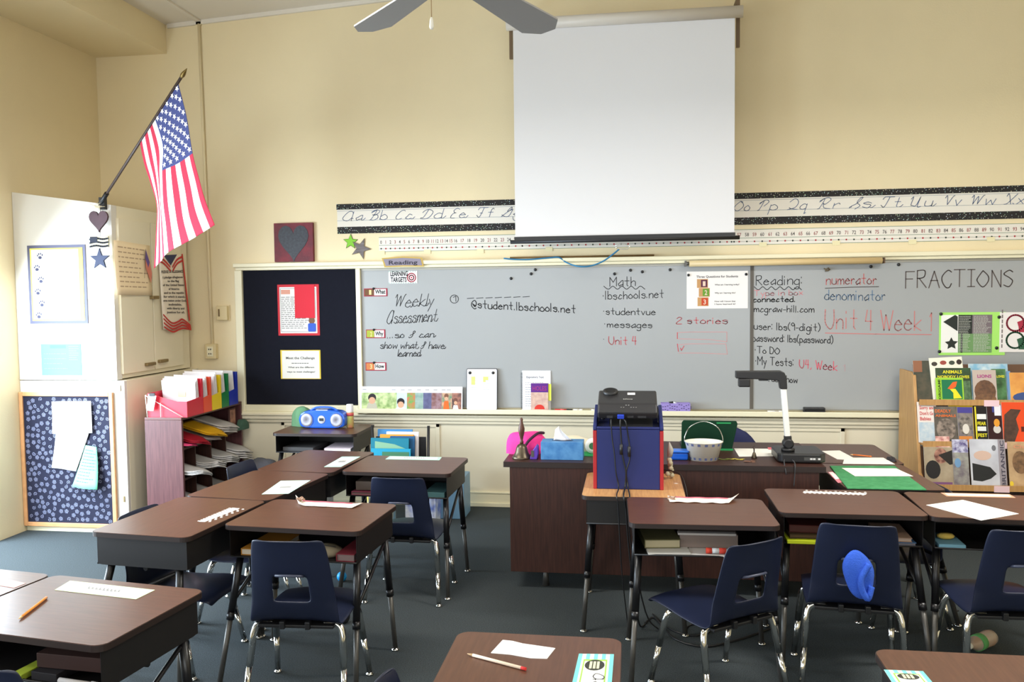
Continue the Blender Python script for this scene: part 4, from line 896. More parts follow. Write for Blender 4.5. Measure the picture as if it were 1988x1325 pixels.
# sheets of paper
t,P,c=flatq('torn_paper','torn white paper slip above the pencil on the bottom centre desk','paper',((976,1243),(995,1245),(1015,1250),(1078,1259),(1062,1279),(1030,1278),(990,1271),(953,1268)),ZD,(240,238,234),th=.002)
V=[Vector((p[0],p[1],0)) for p in P]; mb=MB(); 
for k in range(7): q=V[5]*.5+V[4]*.1+V[0]*.2; mb.ribbon([(q.x-.02+k*.004,q.y+.004*(k%3)),(q.x-.01+k*.004,q.y+.012*((k+1)%2))],.0012,.0024,lambda a,b,h:(a,b,h))
mb.build('faint_drawing',flat((180,176,176)),t)
flatq('loose_paper','white sheet lying diagonally on the rightmost desk','paper',((1869,971),(1978,998),(1905,1011),(1798,981)),ZD,(246,240,228))
flatq('loose_paper','white sheet on top of the green mat','paper',((1634,909),(1740,910),(1773,925),(1660,925)),ZD+.008,(246,240,222))
flatq('loose_paper','left one of the two white sheets beyond the green mat','paper',((1595,876),(1630,875),(1668,895),(1625,892)),ZD,(238,236,228))
flatq('loose_paper','right one of the two white sheets beyond the green mat, below the orange pencil','paper',((1640,889),(1715,889),(1738,902),(1636,901)),ZD+.002,(244,240,228))
flatq('loose_paper','white paper on the teacher desk between the laptop and the document camera','paper',((1425,871),(1507,872),(1508,886),(1435,887)),TZ,(240,236,226))
flatq('pink_paper','thin pink paper edge behind the document camera','paper',((1490,869),(1516,869),(1512,873),(1492,873)),TZ+.002,(214,110,120))
# green mat
V=[pz(x,y,ZD+.006) for x,y in ((1611,905),(1737,905),(1799,951),(1645,948))]; c=sum(V,Vector())/4; c.z=ZD
o=MB().prism([(v.x,v.y) for v in V],ZD+.0008,ZD+.007).build('green_mat',mat('green_felt_mat',(64,140,88),.85,col2=(50,124,74),scale=30,bump=.2),loc=c,bevel=.002); tag(o,'green mat lying across the desk right of the teacher desk','mat')
def pencil(name,lab,p0,p1,z,body,er,tip=(210,170,120),r=.0042):
    a=pz(*p0,z+r); b=pz(*p1,z+r); c=(a+b)/2; c.z=z; d=(b-a); L=d.length; d.normalize(); t=thing(name,lab,'pencil',c); a=a-c;b=b-c
    a.z=b.z=r+.0003
    MB().tube([a+d*.018,b-d*.014],r,6).build('shaft',flat(body),t); MB().tube([a,a+d*.018],[.0006,r],6).build('sharpened_tip',flat(tip),t); MB().tube([b-d*.014,b],r,8).build('eraser',flat(er),t)
pencil('pencil','orange pencil lying on the lower left desk',(36,1203),(90,1161),ZD,(222,140,60),(210,150,110))
pencil('white_pencil','white patterned pencil with a red eraser end on the bottom centre desk',(907,1270),(1021,1300),ZD,(228,208,186),(196,50,46),(190,160,120))
pencil('orange_pencil','orange pencil on the white papers beyond the green mat',(1650,883),(1692,887),ZD+.004,(226,120,60),(226,120,60))
# contents of the book boxes (things inside desks)
def inbox(k,name,lab,cat,x0,x1,y0,y1,z0,z1,col,rot=0,page=None):
    M_=DK[k].matrix_world; z0+=ZD-.1382; z1+=ZD-.1382; c=M_@Vector(((x0+x1)/2,(y0+y1)/2,z0)); t=thing(name,lab,cat,c,DK[k].rotation_euler.z+D2R(rot)); a,b,h=(x1-x0)/2,(y1-y0)/2,z1-z0
    if page: 
        MB().box(-a,a,-b,b,0,.003).box(-a,a,-b,b,h-.003,h).box(-a,-a+.003,-b,b,.003,h-.003).build('cover',flat(col),t); MB().box(-a+.003,a-.003,-b+.003,b-.003,.003,h-.003).build('pages',flat(page),t)
    else: MB().box(-a,a,-b,b,0,h).build('stack',flat(col),t,bevel=.002)
    return t
PG=(206,196,178)
inbox('R1','yellow_book','thick orange-yellow book inside the desk behind the big navy chair','book',-.25,-.10,-.18,.06,.0,.028,(176,120,40),0,PG)
inbox('R1','dark_red_book','dark red book at the right end inside the desk with the torn curled strip','book',.185,.265,-.19,.05,.0,.032,(120,36,46),0,(120,100,96))
t=thing('pencil_pouch','rounded tan pencil pouch inside the desk with the torn curled strip','pouch',loc('R1',.11,-.12,ZD-.138)); o=MB().lathe([(.001,.048),(.03,.044),(.052,.028),(.055,.012),(.045,.001)],(0,0,0),20,sx=1.3).build('pouch_body',mat('tan_cloth',(150,138,112),.8),t)
MB().tube([(-.05,-.02,.042),(0,-.024,.049),(.05,-.02,.042)],.002,6).build('zip',M_legc,t)
inbox('R2','pink_book','maroon-edged book in the left of the desk beside the left row','book',-.26,-.11,-.19,.02,.0,.02,(130,60,80),0,(110,84,84)); inbox('R2','paper_stack','grey paper stack on the maroon book in the desk beside the left row','papers',-.25,-.10,-.16,.05,.022,.07,(110,98,90),3)
inbox('R2','teal_pencil_box','dusty teal pencil box in the right of the desk beside the left row','box',.15,.265,-.19,.05,.0,.028,(60,92,92))
inbox('radio','white_book','thick white book inside the desk under the radio','book',.06,.25,-.19,.05,.0,.03,(206,190,196),2,(236,232,228)); inbox('radio','magazine_pile','glossy grey magazine pile inside the desk under the radio','magazines',-.25,-.02,-.16,.1,.0,.028,(64,62,62),-3)
inbox('A','paper_pile','crumpled white papers spilling out of the desk with the torn strip','papers',-.235,-.06,-.205,.0,.0,.012,(204,200,192),5); inbox('A','paper_pile','white paper sheets in the middle of the desk with the torn strip','papers',-.05,.12,-.205,.02,.0,.008,(210,204,198),-8)
inbox('A','workbook','olive edged workbook pile at the left of the desk with the torn strip','book',-.25,-.10,-.15,.07,.014,.05,(96,92,60),6,(160,150,120)); inbox('A','folder_pile','grey-brown folder pile across the desk with the torn strip','folders',-.09,.15,-.12,.1,.010,.068,(120,106,98),0)
inbox('A','white_ruler','white ruler lying on the folder pile inside the desk with the torn strip','ruler',-.1,.14,-.14,-.11,.0685,.078,(172,166,160),0)
t=thing('glue_stick','glue stick with orange-red cap in the desk with the torn strip','glue stick',loc('A',.045,-.195,ZD-.129),D2R(2))
MB().tube([(-.035,0,.013),(-.012,0,.013)],.012,12).build('cap',flat((214,70,50)),t); MB().tube([(-.012,0,.013),(.018,0,.013)],.011,12).build('barrel',flat((216,220,222)),t); MB().tube([(.018,0,.013),(.045,0,.013)],.012,12).build('base_cap',flat((200,64,50)),t)
inbox('B','neon_folder','neon yellow-green folder sticking out of the middle desk of the right row','folder',-.27,-.06,-.215,.03,.0,.016,(200,214,40),0); inbox('B','dark_book','dark brown book on the neon folder in the middle desk of the right row','book',-.26,-.07,-.19,.04,.018,.036,(70,54,34),2,(90,70,50))
inbox('B','red_book','dark red book pile under the desktop in the middle desk of the right row','book',-.25,-.08,-.17,.04,.038,.07,(78,30,28),-2,(84,50,44))
inbox('B','blue_book','blue book at the right inside the middle desk of the right row','book',.13,.26,-.20,.03,.0,.016,(60,92,130),0,(100,96,100)); inbox('B','tan_book','tan book lying on the blue one in the middle desk of the right row','book',.12,.25,-.20,.03,.018,.036,(140,112,92),-4,(160,140,124))
inbox('C','light_blue_box','light blue pencil box inside the rightmost desk','box',-.265,-.16,-.205,-.02,.0,.017,(110,156,176)); 
t=thing('yellow_sponge','small yellow sponge on the light blue box inside the rightmost desk','sponge',loc('C',-.215,-.12,ZD-.119)); MB().lathe([(.02,0),(.034,.006),(.036,.014),(.026,.022),(.001,.024)],(0,0,0),14,sy=.7).build('sponge_body',mat('sponge',(204,176,84),.9,bump=.5,bscale=150),t)
M_=None
inbox('N1','brown_papers','dark crumpled brown papers inside the lower left desk','papers',.02,.26,-.17,.08,.028,.07,(60,40,36),4); inbox('N1','lime_marker','lime green marker end inside the lower left desk','marker',-.03,.01,-.215,-.10,.0,.018,(170,190,60))
t=thing('white_marker','white marker lying along the front of the lower left desk box','marker',loc('N1',.19,-.20,ZD-.1375),D2R(-8)); MB().tube([(-.06,0,.0105),(.05,0,.0105)],.008,10).build('barrel',flat((190,186,184)),t); MB().tube([(.05,0,.0105),(.068,0,.0105)],.0098,10).build('cap',flat((226,226,226)),t)
inbox('N1','black_case','black pencil case inside the lower left desk','case',.03,.12,-.20,-.05,.0,.026,(30,28,32))
# ------------------------------------------------------------ things on the teacher desk
p=pz(1013,890,TZ)
t=thing('hand_bell','brass hand bell with a turned wooden handle on the corner of the teacher desk','bell',(p.x,p.y,TZ))
MB().lathe([(.052,0),(.054,.004),(.048,.012),(.036,.035),(.030,.06),(.022,.075),(.008,.082)],(0,0,0),28).build('bell_cup',mat('aged_brass',(98,88,72),.35,metal=.8,var=.3,scale=12),t)
MB().lathe([(.010,.082),(.012,.09),(.008,.10),(.010,.115),(.016,.14),(.018,.165),(.011,.19),(.007,.205),(.009,.214),(.006,.222),(.001,.226)],(0,0,0),18).build('handle',mat('turned_wood',(84,50,36),.4),t)
# pink hat
p=pz(1015,872,TZ); t=thing('pink_hat','bright pink fleece hat with a dark strap behind the hand bell','hat',(-.60,-1.47,TZ))
def blob(sx,sy,sz,seed,n=20,m=12,amp=.12):
    r=random.Random(seed); ph=[r.uniform(0,6) for _ in range(6)]
    def fn(u,v):
        a=2*PI*u; b=PI*v/2; k=1+amp*math.sin(3*a+ph[0])*math.sin(2*b+ph[1])+amp*.6*math.sin(5*a+ph[2]+3*b)
        return (sx*k*math.cos(a)*math.cos(b)**.6 if v<1 else 0, sy*k*math.sin(a)*math.cos(b)**.6 if v<1 else 0, max(0,sz*math.sin(b)**.9*(1+.15*math.cos(b)*math.sin(2*a+ph[3]))))
    return MB().grid(fn,n,m)
blob(.125,.085,.115,2).build('hat_body',mat('pink_fleece',(236,54,140),.9,bump=.4,bscale=120),t); 
MB().tube(catmull([(-.01,-.105,.02),(.02,-.095,.075),(.07,-.05,.115),(.10,.0,.11)],5),.008,8).build('strap',flat((60,30,50)),t)
# tissue box
t=thing('tissue_box','blue patterned tissue box with a white tissue standing up','tissue box',((-.494-.262)/2,-1.64,TZ))
MB().box(-.115,.115,-.058,.058,0.0005,.098).build('carton',mat('blue_cloud_carton',(48,110,168),.5,col2=(80,140,190),scale=18),t,bevel=.002)
MB().face(circ(0,0,.06,20,.022),.0988,lambda a,b,h:(a,b,h)).build('opening',flat((30,50,80)),t)
MB().grid(lambda u,v:(-.05+.10*u*(1-.3*v)+.012*v*math.sin(5*u+1),.008*math.sin(9*u+3*v),.099+.06*v*(.6+.7*math.sin(2.6*u+.6))),12,8).build('tissue',flat((236,238,240)),t,solid=.001)
# stapler
t=thing('purple_stapler','purple stapler standing beside the tissue box','stapler',(-.535,-1.665,TZ)); MB().prism([(-.02,0),(.02,0),(.022,.03),(.015,.07),(.005,.078),(-.010,.05),(-.018,.02)],-.03,.03,lambda a,b,h:(a+b*.15,h,b+.0005)).build('stapler_body',mat('purple_plastic',(84,54,160),.35),t,bevel=.004)
MB().box(-.012,.004,-.032,-.03,.015,.05).build('metal_jaw',M_legc,t)
# cream cloth / tape roll / red-green items
t=thing('cream_cloth','crumpled cream cloth behind the tissue box','cloth',(-.36,-1.42,TZ)); blob(.15,.06,.085,5,amp=.15).build('cloth_body',mat('cream_cloth',(226,216,190),.9),t)
t=thing('white_tape_roll','white roll of tape with a green core between the tissue box and the projector box','tape roll',(-.22,-1.50,TZ+.004)); MB().lathe([(.020,-.022),(.042,-.022),(.042,.022),(.020,.022)],(0,0,.043),22,Matrix.Rotation(PI/2,4,'X')).build('roll',flat((232,230,220)),t); MB().lathe([(.0195,-.023),(.0195,.023)],(0,0,.043),16,Matrix.Rotation(PI/2,4,'X')).build('core',flat((70,120,80)),t)
t=thing('green_book','flat green book under the tape roll','book',(-.215,-1.50,TZ)); MB().box(-.06,.06,-.08,.08,.0004,.0035).build('cover',flat((40,160,90)),t)
t=thing('red_scissor_handle','small red plastic handle showing between tape roll and projector box','scissors',(-.185,-1.43,TZ)); cc=circ(0,.075,.016,14); MB().tube([(a,0,b) for a,b in cc+[cc[0]]],.005,6,False).build('grip',flat((210,40,60)),t); MB().box(-.006,.006,-.002,.002,.0005,.06).build('blade',M_legc,t)
# ------------------------------------------------------------ projector box on the oak desk
OZ=.652; BX0,BX1,BY0,BY1=-.188,.150,-2.15,-1.865
t=thing('projector_box','blue box stand with red side edges carrying the projector','box',(0,BY0,OZ))
M_bb=mat('blue_painted_wood',(13,28,92),.55); M_rd=mat('red_painted_edge',(160,20,28),.55)
mb=MB(); mb.box(BX0+.018,BX1-.018,0,.02,.0005,.292); put_o=mb.build('front_board',M_bb,t,bevel=.003)
for s_,(a,b) in enumerate(((BX0,BX0+.0175),(BX1-.0175,BX1))):
    MB().box(a,b,-.001,.285,.0005,.286).build('red_side_board',M_rd,t,bevel=.002)
    MB().prism([(0,.287),(.285,.287),(.285,.372),(.26,.380),(.0,.305)],a,b,lambda y,z,h:(h,y,z)).build('blue_side_rim',M_bb,t,bevel=.004)
MB().box(BX0+.018,BX1-.018,.0,.014,.2925,.305).build('front_rim',M_bb,t,bevel=.004)
MB().box(BX0+.018,BX1-.018,.27,.285,.0005,.372).build('back_board',M_bb,t,bevel=.003)
MB().box(BX0+.018,BX1-.018,.0205,.2695,.28,.292).build('shelf_board',M_bb,t)
MB().prism([(.022,.2925),(.265,.2925),(.265,.378),(.022,.306)],-.11,.10,lambda y,z,h:(h,y,z)).build('tilting_wedge',M_blk,t)
# projector
t=thing('projector','black video projector with a round zoom ring resting on the blue box','projector',(-.022,-2.01,OZ+.358))
T=Matrix.Rotation(D2R(17),4,'X'); t.matrix_world=Matrix.Translation(t.location)@T
M_pj=mat('projector_black',(34,33,35),.5,bump=.1,bscale=300)
mb=MB(); mb.prism([(-.105,0.012),(.11,0.012),(.115,.05),(.10,.075),(-.07,.078),(-.112,.05)],-.144,.144,lambda y,z,h:(h,y,z)); mb.build('projector_body',M_pj,t,bevel=.008)
MB().lathe([(.030,.0),(.036,.004),(.037,.024),(.030,.026),(.022,.016),(.001,.014)],(-.085,.062,.066),24).build('zoom_ring',M_blk,t)
MB().box(.0,.038,.035,.062,.0783,.0788).build('white_sticker',flat((220,220,218)),t)
mb=MB(); text(mb,'InFocus',-.02,.025,0,.011,lambda a,b,h:(a,-.02+b,.0785)); mb.build('maker_lettering',flat((210,210,205)),t)
mb=MB(); [mb.lathe([(.0035,0),(.0035,.0012)],(-.03+i*.012,-.086+(.008 if i in(2,3) else 0),.066+(.007 if i in (2,3) else 0)),8) for i in range(7)]; mb.build('buttons',flat((150,150,150)),t)
mb=MB(); mb.box(-.048,-.016,-.118,-.105,.018,.038); mb.build('blue_video_plug',flat((44,70,190)),t,bevel=.002)
mb=MB(); mb.box(.0,.03,-.1085,-.104,.02,.036); mb.box(.05,.09,-.1085,-.104,.02,.034); mb.box(-.1,-.07,-.1085,-.104,.018,.036); mb.build('ports',flat((60,60,62)),t)
for x in (-.12,.12): MB().lathe([(.01,0),(.008,.012)],(x,-.08,0),10).build('foot',M_blk,t)
MB().lathe([(.01,0),(.008,.012)],(0,.09,0),10).build('foot',M_blk,t)
def cable(name,lab,pts,r=.0035,col=M_blk,n=5,**k):
    o=MB().tube(catmull([tuple(p) for p in pts],n),r,7).build(name,col,loc=pts[0]); return tag(o,lab,'cable',**k)
YC2=BY0-.012; YP1=BY0+.012
cable('video_cable','black video cable hanging from the blue plug down the front of the projector box',[(-.055,YP1-.01,.992),(-.056,YC2-.008,.985),(-.052,YC2,.90),(-.046,YC2,.82),(-.03,YC2,.74),(-.035,YC2-.002,.665),(-.04,-2.312,.66),(-.03,-2.318,.60),(-.02,-2.31,.45),(.0,-2.30,.25),(.03,-2.25,.03),(.06,-2.2,.008)],.004)
cable('power_cable','thin black power cable hanging at the left of the projector box front',[(-.10,YP1-.01,.992),(-.10,YC2-.006,.985),(-.095,YC2,.90),(-.085,YC2,.83),(-.078,YC2,.74),(-.065,YC2-.002,.665),(-.072,-2.312,.66),(-.065,-2.318,.60),(-.05,-2.30,.3),(-.02,-2.28,.008)],.003)
cable('adapter_cable','black cable with a thick coupler beside the video cable',[(-.045,YP1-.01,.992),(-.03,YC2-.008,.985),(-.018,YC2,.91),(-.012,YC2,.86),(-.012,YC2,.80),(-.028,YC2,.74),(-.02,YC2-.002,.665),(-.012,-2.312,.66),(-.01,-2.318,.60),(-.01,-2.31,.45),(.06,-2.28,.1),(.12,-2.25,.008)],.0035)
for i,x in enumerate((-.052,-.014)): tag(MB().tube([(x,YC2-.001,.875-.01*i),(x,YC2-.001,.825-.01*i)],.008,10).build('cable_coupler',M_blk,loc=(x,YC2,.85)),('left','right')[i]+' black coupler on the cables in front of the projector box','connector')
cable('floor_cable','black cable coiled on the carpet under the chair turned to the left',[(.06,-2.18,.005),(.10,-2.10,.005),(.14,-2.20,.005),(.20,-2.36,.005),(.32,-2.42,.005),(.46,-2.34,.005),(.60,-2.22,.005),(.66,-2.14,.005),(.62,-2.05,.005)],.005,n=8)
cable('floor_cable','black cable loop running beside the coiled cable on the carpet',[(.10,-2.05,.004),(.18,-2.24,.004),(.28,-2.30,.004),(.36,-2.24,.004),(.34,-2.16,.004),(.27,-2.18,.004),(.24,-2.28,.004)],.004,n=8)
cable('side_cable','black cable running over the right end of the oak desk',[(.158,-1.90,.70),(.20,-1.93,.70),(.245,-1.98,.685),(.268,-2.05,.60),(.272,-2.1,.45)],.003)
t=thing('price_sticker','small white scrap of paper on the oak desk','scrap',(.215,-2.0,OZ)); MB().prism([(-.012,0),(0,-.006),(.013,0),(0,.008)],.0004,.001).build('scrap',M_paper,t)
# glass jar-ish clutter right of the box
t=thing('clear_bag','small clear bag of white shells beside the projector box','bag',(.19,-1.90,OZ)); mb=MB(); r=random.Random(2)
for i in range(7): mb.lathe([(.001,-.014),(.012,-.006),(.014,.002),(.008,.012),(.001,.014)],(r.uniform(-.012,.012),r.uniform(-.02,.02),.0155+i*.014),8)
mb.build('shells',flat((176,168,140)),t)
MB().tube([(0,0,.115),(.004,0,.15),(-.002,.0,.19)],[.012,.016,.003],8).build('bag_neck',flat((170,168,160)),t)
# green laptop / folder, bucket, blue box, small bell
yb=-1.33
t=thing('green_laptop','dark green open laptop lid standing behind the white bucket','laptop',(.43,yb,TZ))
MB().prism([(-.150,.006),(.135,.006),(.168,.150),(.160,.166),(-.135,.168),(-.146,.155)],-.004,.004,lambda a,b,h:(a,h+b*.12,b)).build('lid',mat('green_plastic',(4,46,27),.75,spec=.2),t,bevel=.003)
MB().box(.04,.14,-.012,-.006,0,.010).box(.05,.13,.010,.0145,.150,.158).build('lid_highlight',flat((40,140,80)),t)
MB().box(-.145,.135,.01,.22,.0005,.012).build('keyboard_base',M_blk,t)
yk=-1.62
p=py(1366,880,yk); t=thing('white_bucket','small white metal bucket with blue squares and a wire handle','bucket',(p.x,yk,TZ)); mb=MB()
mb.lathe([(.001,.0005),(.074,.0005),(.100,.098),(.103,.100),(.099,.102),(.096,.098),(.070,.006),(.001,.006)],(0,0,0),32,sy=.8); mb.build('pail',mat('white_enamel',(226,222,208),.35),t)
mb=MB()
for i in range(16):
    for z,rr_ in ((.006,.0765),(.082,.0965)):
        a0=2*PI*i/16; a1=a0+.16; mb.add([(rr_*math.cos(a0),rr_*.8*math.sin(a0),z),(rr_*math.cos(a1),rr_*.8*math.sin(a1),z),((rr_+.004)*math.cos(a1),(rr_+.004)*.8*math.sin(a1),z+.013),((rr_+.004)*math.cos(a0),(rr_+.004)*.8*math.sin(a0),z+.013)],[(0,1,2,3)])
mb.build('blue_squares',flat((88,98,140)),t); MB().tube(catmull([(-.102,0,.095),(-.098,0,.13),(-.07,0,.18),(0,0,.208),(.07,0,.18),(.098,0,.13),(.102,0,.095)],5),.002,6).build('wire_handle',M_chrome,t)
p=py(1317,885,-1.62); t=thing('blue_container','translucent blue plastic container left of the bucket','container',(p.x,-1.62,TZ)); MB().box(-.05,.05,-.035,.035,.0005,.042).build('tub',mat('blue_clear_plastic',(20,90,200),.15,spec=.6),t,bevel=.01)
MB().prism(rrect(-.055,.055,-.04,.04,.012),.0425,.052).build('lid',mat('blue_lid',(40,110,214),.3),t,bevel=.003)
MB().tube([(-.03,0,.053),(-.05,-.01,.085)],.002,6).build('pick',M_legc,t)
p=pz(1464,890,TZ); t=thing('small_bell','little dark hand bell near the middle of the teacher desk','bell',(p.x,p.y,TZ)); t.scale=(.75,.75,.85); MB().lathe([(.020,0),(.021,.004),(.015,.018),(.010,.034),(.004,.040)],(0,0,0),18).build('bell_cup',mat('aged_brass',(98,88,72),.35,metal=.8),t); MB().tube([(0,0,.04),(0,0,.058),(-.008,0,.07),(.006,0,.082)],[.004,.005,.003,.003],8).build('handle',mat('dark_pole',(58,42,36),.5),t)
for i,(x,y,c1,lab) in enumerate(((1405,893,(120,130,60),'olive scrap pile'),(1432,893,(214,196,80),'yellow scrap pile'),(1452,897,(150,110,90),'brown scrap pile'))):
    p=pz(x,y,TZ); t=thing('paper_scraps','%s on the front edge of the teacher desk right of the bucket'%lab,'scraps',(p.x,p.y,TZ)); r=random.Random(i); mb=MB()
    for k in range(9):
        a=r.uniform(0,6); cx,cy=r.uniform(-.03,.03),r.uniform(-.012,.012); mb.prism([(cx+.012*math.cos(a+q),cy+.008*math.sin(a+q)) for q in (0,1.6,3,4.6)],.0005+k*.0006,.001+k*.0006)
    o=mb.build('scraps',flat(c1),t)
# document camera
YD=-1.66
t=thing('document_camera','black document camera with a white arm standing on the teacher desk','document camera',(.885,YD,TZ))
a=py(1509,900,YD).x-.885; b=py(1603,900,YD).x-.885
MB().prism([(a+.02,-.03),(b-.03,-.03),(b,.0),(b,.20),(b-.02,.23),(a+.02,.23),(a,.20),(a,.0)],.004,.052).build('base',mat('camera_black',(26,26,28),.35),t,bevel=.008)
MB().box(a+.13,b-.03,-.0325,-.030,.018,.034).build('port_panel',flat((70,70,70)),t); mb=MB(); [mb.box(x,x+.012,-.034,-.0324,.022,.031) for x in (a+.16,a+.175,a+.20)]; mb.build('port_marks',flat((200,200,200)),t)
j=py(1533,858,YD); jx,jz=j.x-.885,j.z-TZ
MB().lathe([(.034,0),(.036,.012),(.030,.018)],(jx,.05,.052),20).lathe([(.02,-.025),(.028,-.02),(.028,.02),(.02,.025)],(jx,.05,.093),20,Matrix.Rotation(PI/2,4,'X')).build('pivot_joint',M_blk,t)
q=py(1524,756,YD); qx,qz=q.x-.885,q.z-TZ; d=Vector((qx-jx,0,qz-.10)).normalized(); s_=Vector((d.z,0,-d.x))
def bar(p0,p1,w_,d_): 
    p0,p1=Vector(p0),Vector(p1); dd=(p1-p0).normalized(); ss=Vector((dd.z,0,-dd.x))*w_/2; yy=Vector((0,d_/2,0)); return MB().add([p0-ss-yy,p0+ss-yy,p0+ss+yy,p0-ss+yy,p1-ss-yy,p1+ss-yy,p1+ss+yy,p1-ss+yy],[(0,3,2,1),(4,5,6,7),(0,1,5,4),(1,2,6,5),(2,3,7,6),(3,0,4,7)])
bar((jx,.05,.10),(qx,.05,qz),.028,.03).build('white_arm',mat('satin_white',(226,224,220),.3),t,bevel=.004)
bar((jx+.001,.05,.085),(jx-.002,.05,.135),.036,.036).build('arm_socket',M_blk,t,bevel=.004)
h1=py(1522,724,YD); h0=py(1430,722,YD); hx,hz=h1.x-.885,h1.z-TZ; h0x=h0.x-.885
mb=MB(); mb.prism([(qx-.018,qz-.004),(qx+.018,qz-.004),(hx+.020,hz-.03),(hx+.008,hz-.002),(hx-.01,hz+.006),(h0x,hz+.004),(h0x,hz-.034),(hx-.06,hz-.042),(hx-.02,hz-.048)],.03,.075,lambda a,b,h:(a,h,b)); mb.build('camera_boom',M_blk,t,bevel=.004)
g=py(1447,752,YD); gx,gz=g.x-.885,g.z-TZ; MB().box(gx-.03,gx+.03,.028,.077,gz-.004,hz-.036).build('camera_head',M_blk,t,bevel=.006); MB().box(hx-.12,hx-.075,.034,.07,hz-.047,hz-.040).build('lamp_slot',M_blk,t)
cable('camera_cable','grey cable drooping over the teacher desk edge below the document camera',[(.79+.04,YD-.036,.72),(.835,YD-.07,.715),(.83,YD-.115,.70),(.828,TY0-.012,.66),(.824,TY0-.012,.60)],.003,flat((60,60,62)))
cable('camera_cable','second grey cable looping at the left of the document camera',[(.79,YD-.036,.722),(.785,YD-.06,.71),(.783,TY0-.012,.68),(.785,TY0-.012,.66)],.003,flat((60,60,62)))
# blue knit hat through the chair back
c4=Vector((.885,-2.635,0)); R4=Matrix.Rotation(D2R(-6),3,'Z')
t=thing('blue_knit_hat','bright blue knitted hat stuffed through the back of a navy chair','hat',c4+R4@Vector((.0,-.258,.455)),D2R(-6)); t.scale=(.98,1,1.08)
def hat(u,v):
    a=2*PI*u; b=PI*(v-.5); k=1+.10*math.sin(2*a+1)*math.cos(b)+.05*math.sin(7*a)*math.cos(b)+.06*math.sin(4*b)
    return (.052*k*math.cos(a)*math.cos(b)-.012*math.sin(b),.028*k*math.sin(a)*math.cos(b),.055+.088*math.sin(b))
MB().grid(hat,28,16).build('knit_body',mat('blue_knit',(48,92,200),.95,bump=.8,bscale=260),t)
MB().tube(catmull([(.035,-.020,.10),(.005,-.032,.05),(.008,-.034,.01),(.030,-.030,-.02),(.045,-.016,.02)],5),.012,8).build('folded_brim',mat('blue_knit',(48,92,200),.95),t)
# ============================================================ BROWN BOOKCASE AND BINS
SX0,SX1,SY0,SY1,SZ=-3.29,-3.02,-.94,-.05,.795
t=thing('bookcase','low reddish brown bookcase with sloping paper stacks by the cupboard','bookcase',((SX0+SX1)/2,(SY0+SY1)/2,0)); ax,ay=(SX1-SX0)/2,(SY1-SY0)/2
for s_ in (-1,1): MB().box(-ax,ax,s_*ay-(.01 if s_>0 else -.01)-.01,s_*ay-(.01 if s_>0 else -.01)+.01,0,SZ-.02).build('side_panel',M_shelf,t,bevel=.002)
MB().box(-ax,ax,-ay,ay,SZ-.0195,SZ).build('top_board',mat('bookcase_top',(92,56,52),.4),t,bevel=.003); MB().box(-ax,-ax+.01,-ay+.021,ay-.021,0,SZ-.02).build('back_panel',M_tdesk,t)
SH=(.585,.375,.17,.03)
for z in SH: MB().box(-ax+.011,ax-.004,-ay+.021,ay-.021,z-.016,z).build('shelf',M_tdesk,t)
for z0,z1 in ((.375,.568),(.17,.358)):
    for k in range(1,4): y=-ay+k*2*ay/4; MB().box(-ax+.012,ax-.03,y-.005,y+.005,z0+.0005,z1).build('divider',M_tdesk,t)
def wpile(name,lab,cat,y,w_,z,col,h=.012,out=.05,droop=.03,seed=0,dep=.22,X=None):
    X=SX1 if X is None else X
    c=Vector((X-.06,y,z)); t=thing(name,lab,cat,c); r=random.Random(seed)
    n=4
    for k in range(n):
        dy=r.uniform(-.006,.006); dx=r.uniform(-.01,.01); zz=h*k/n+.001
        def fn(u,v,dy=dy,dx=dx,zz=zz):
            x=-dep+.08+(dep+out)*u+dx; over=max(0,x-.05); return (x,dy+(v-.5)*w_*(1-.25*max(0,u-.8)/.2*abs(v-.5)*2),zz+h/n*.3+.075*(1-u)**1.3+.03*max(0,u-.75)*(1-v)+over*.15*math.sin(2+seed)-droop*(over/.06)**2*.3*(v-.2)+.012*max(0,u-.6))
        o=MB().grid(fn,10,6).build('sheet_layer',flat(col if k%2==0 else tuple(max(0,c_-14) for c_ in col)),t,solid=h/n*.5)
    return t
TOPZ=SH[0]
wpile('pink_papers','pink papers at the near end of the top bookcase shelf','papers',-.87,.10,TOPZ,(226,84,130),.010,.03,seed=1)
wpile('red_folders','dark red folders bulging from the near end of the top bookcase shelf','folders',-.80,.17,TOPZ+.017,(160,24,44),.020,.07,seed=2)
wpile('yellow_folders','yellow folders sticking out of the top bookcase shelf beside the red ones','folders',-.57,.20,TOPZ+.04,(222,170,30),.016,.08,seed=3)
wpile('paper_stack','untidy white paper stack on the top bookcase shelf right of the yellow folders','papers',-.37,.19,TOPZ+.02,(196,190,184),.05,.07,seed=4)
wpile('paper_stack','low grey paper stack under the yellow folders on the top bookcase shelf','papers',-.57,.16,TOPZ,(170,160,158),.02,.04,seed=9)
for i,y in enumerate((-.83,-.61,-.39,-.17)):
    wpile('paper_stack','white worksheet stack in the %s slot of the middle bookcase shelf'%('nearest','second','third','farthest')[i],'papers',y,.17,SH[1],(212,208,204),.03+.012*i,.09,seed=5+i)
for i,y in enumerate((-.83,-.61,-.39)):
    wpile('paper_stack','white worksheet stack in the %s slot of the lower bookcase shelf'%('nearest','second','third')[i],'papers',y,.17,SH[2],(190,186,184),.03,.07,seed=15+i)
t=thing('green_netting','bundle of dark green netting at the far end of the top bookcase shelf','netting',(-3.0,-.10,TOPZ)); blob(.04,.06,.075,12,amp=.15).build('netting_body',mat('green_net',(54,82,66),.9,bump=.8,bscale=90),t)
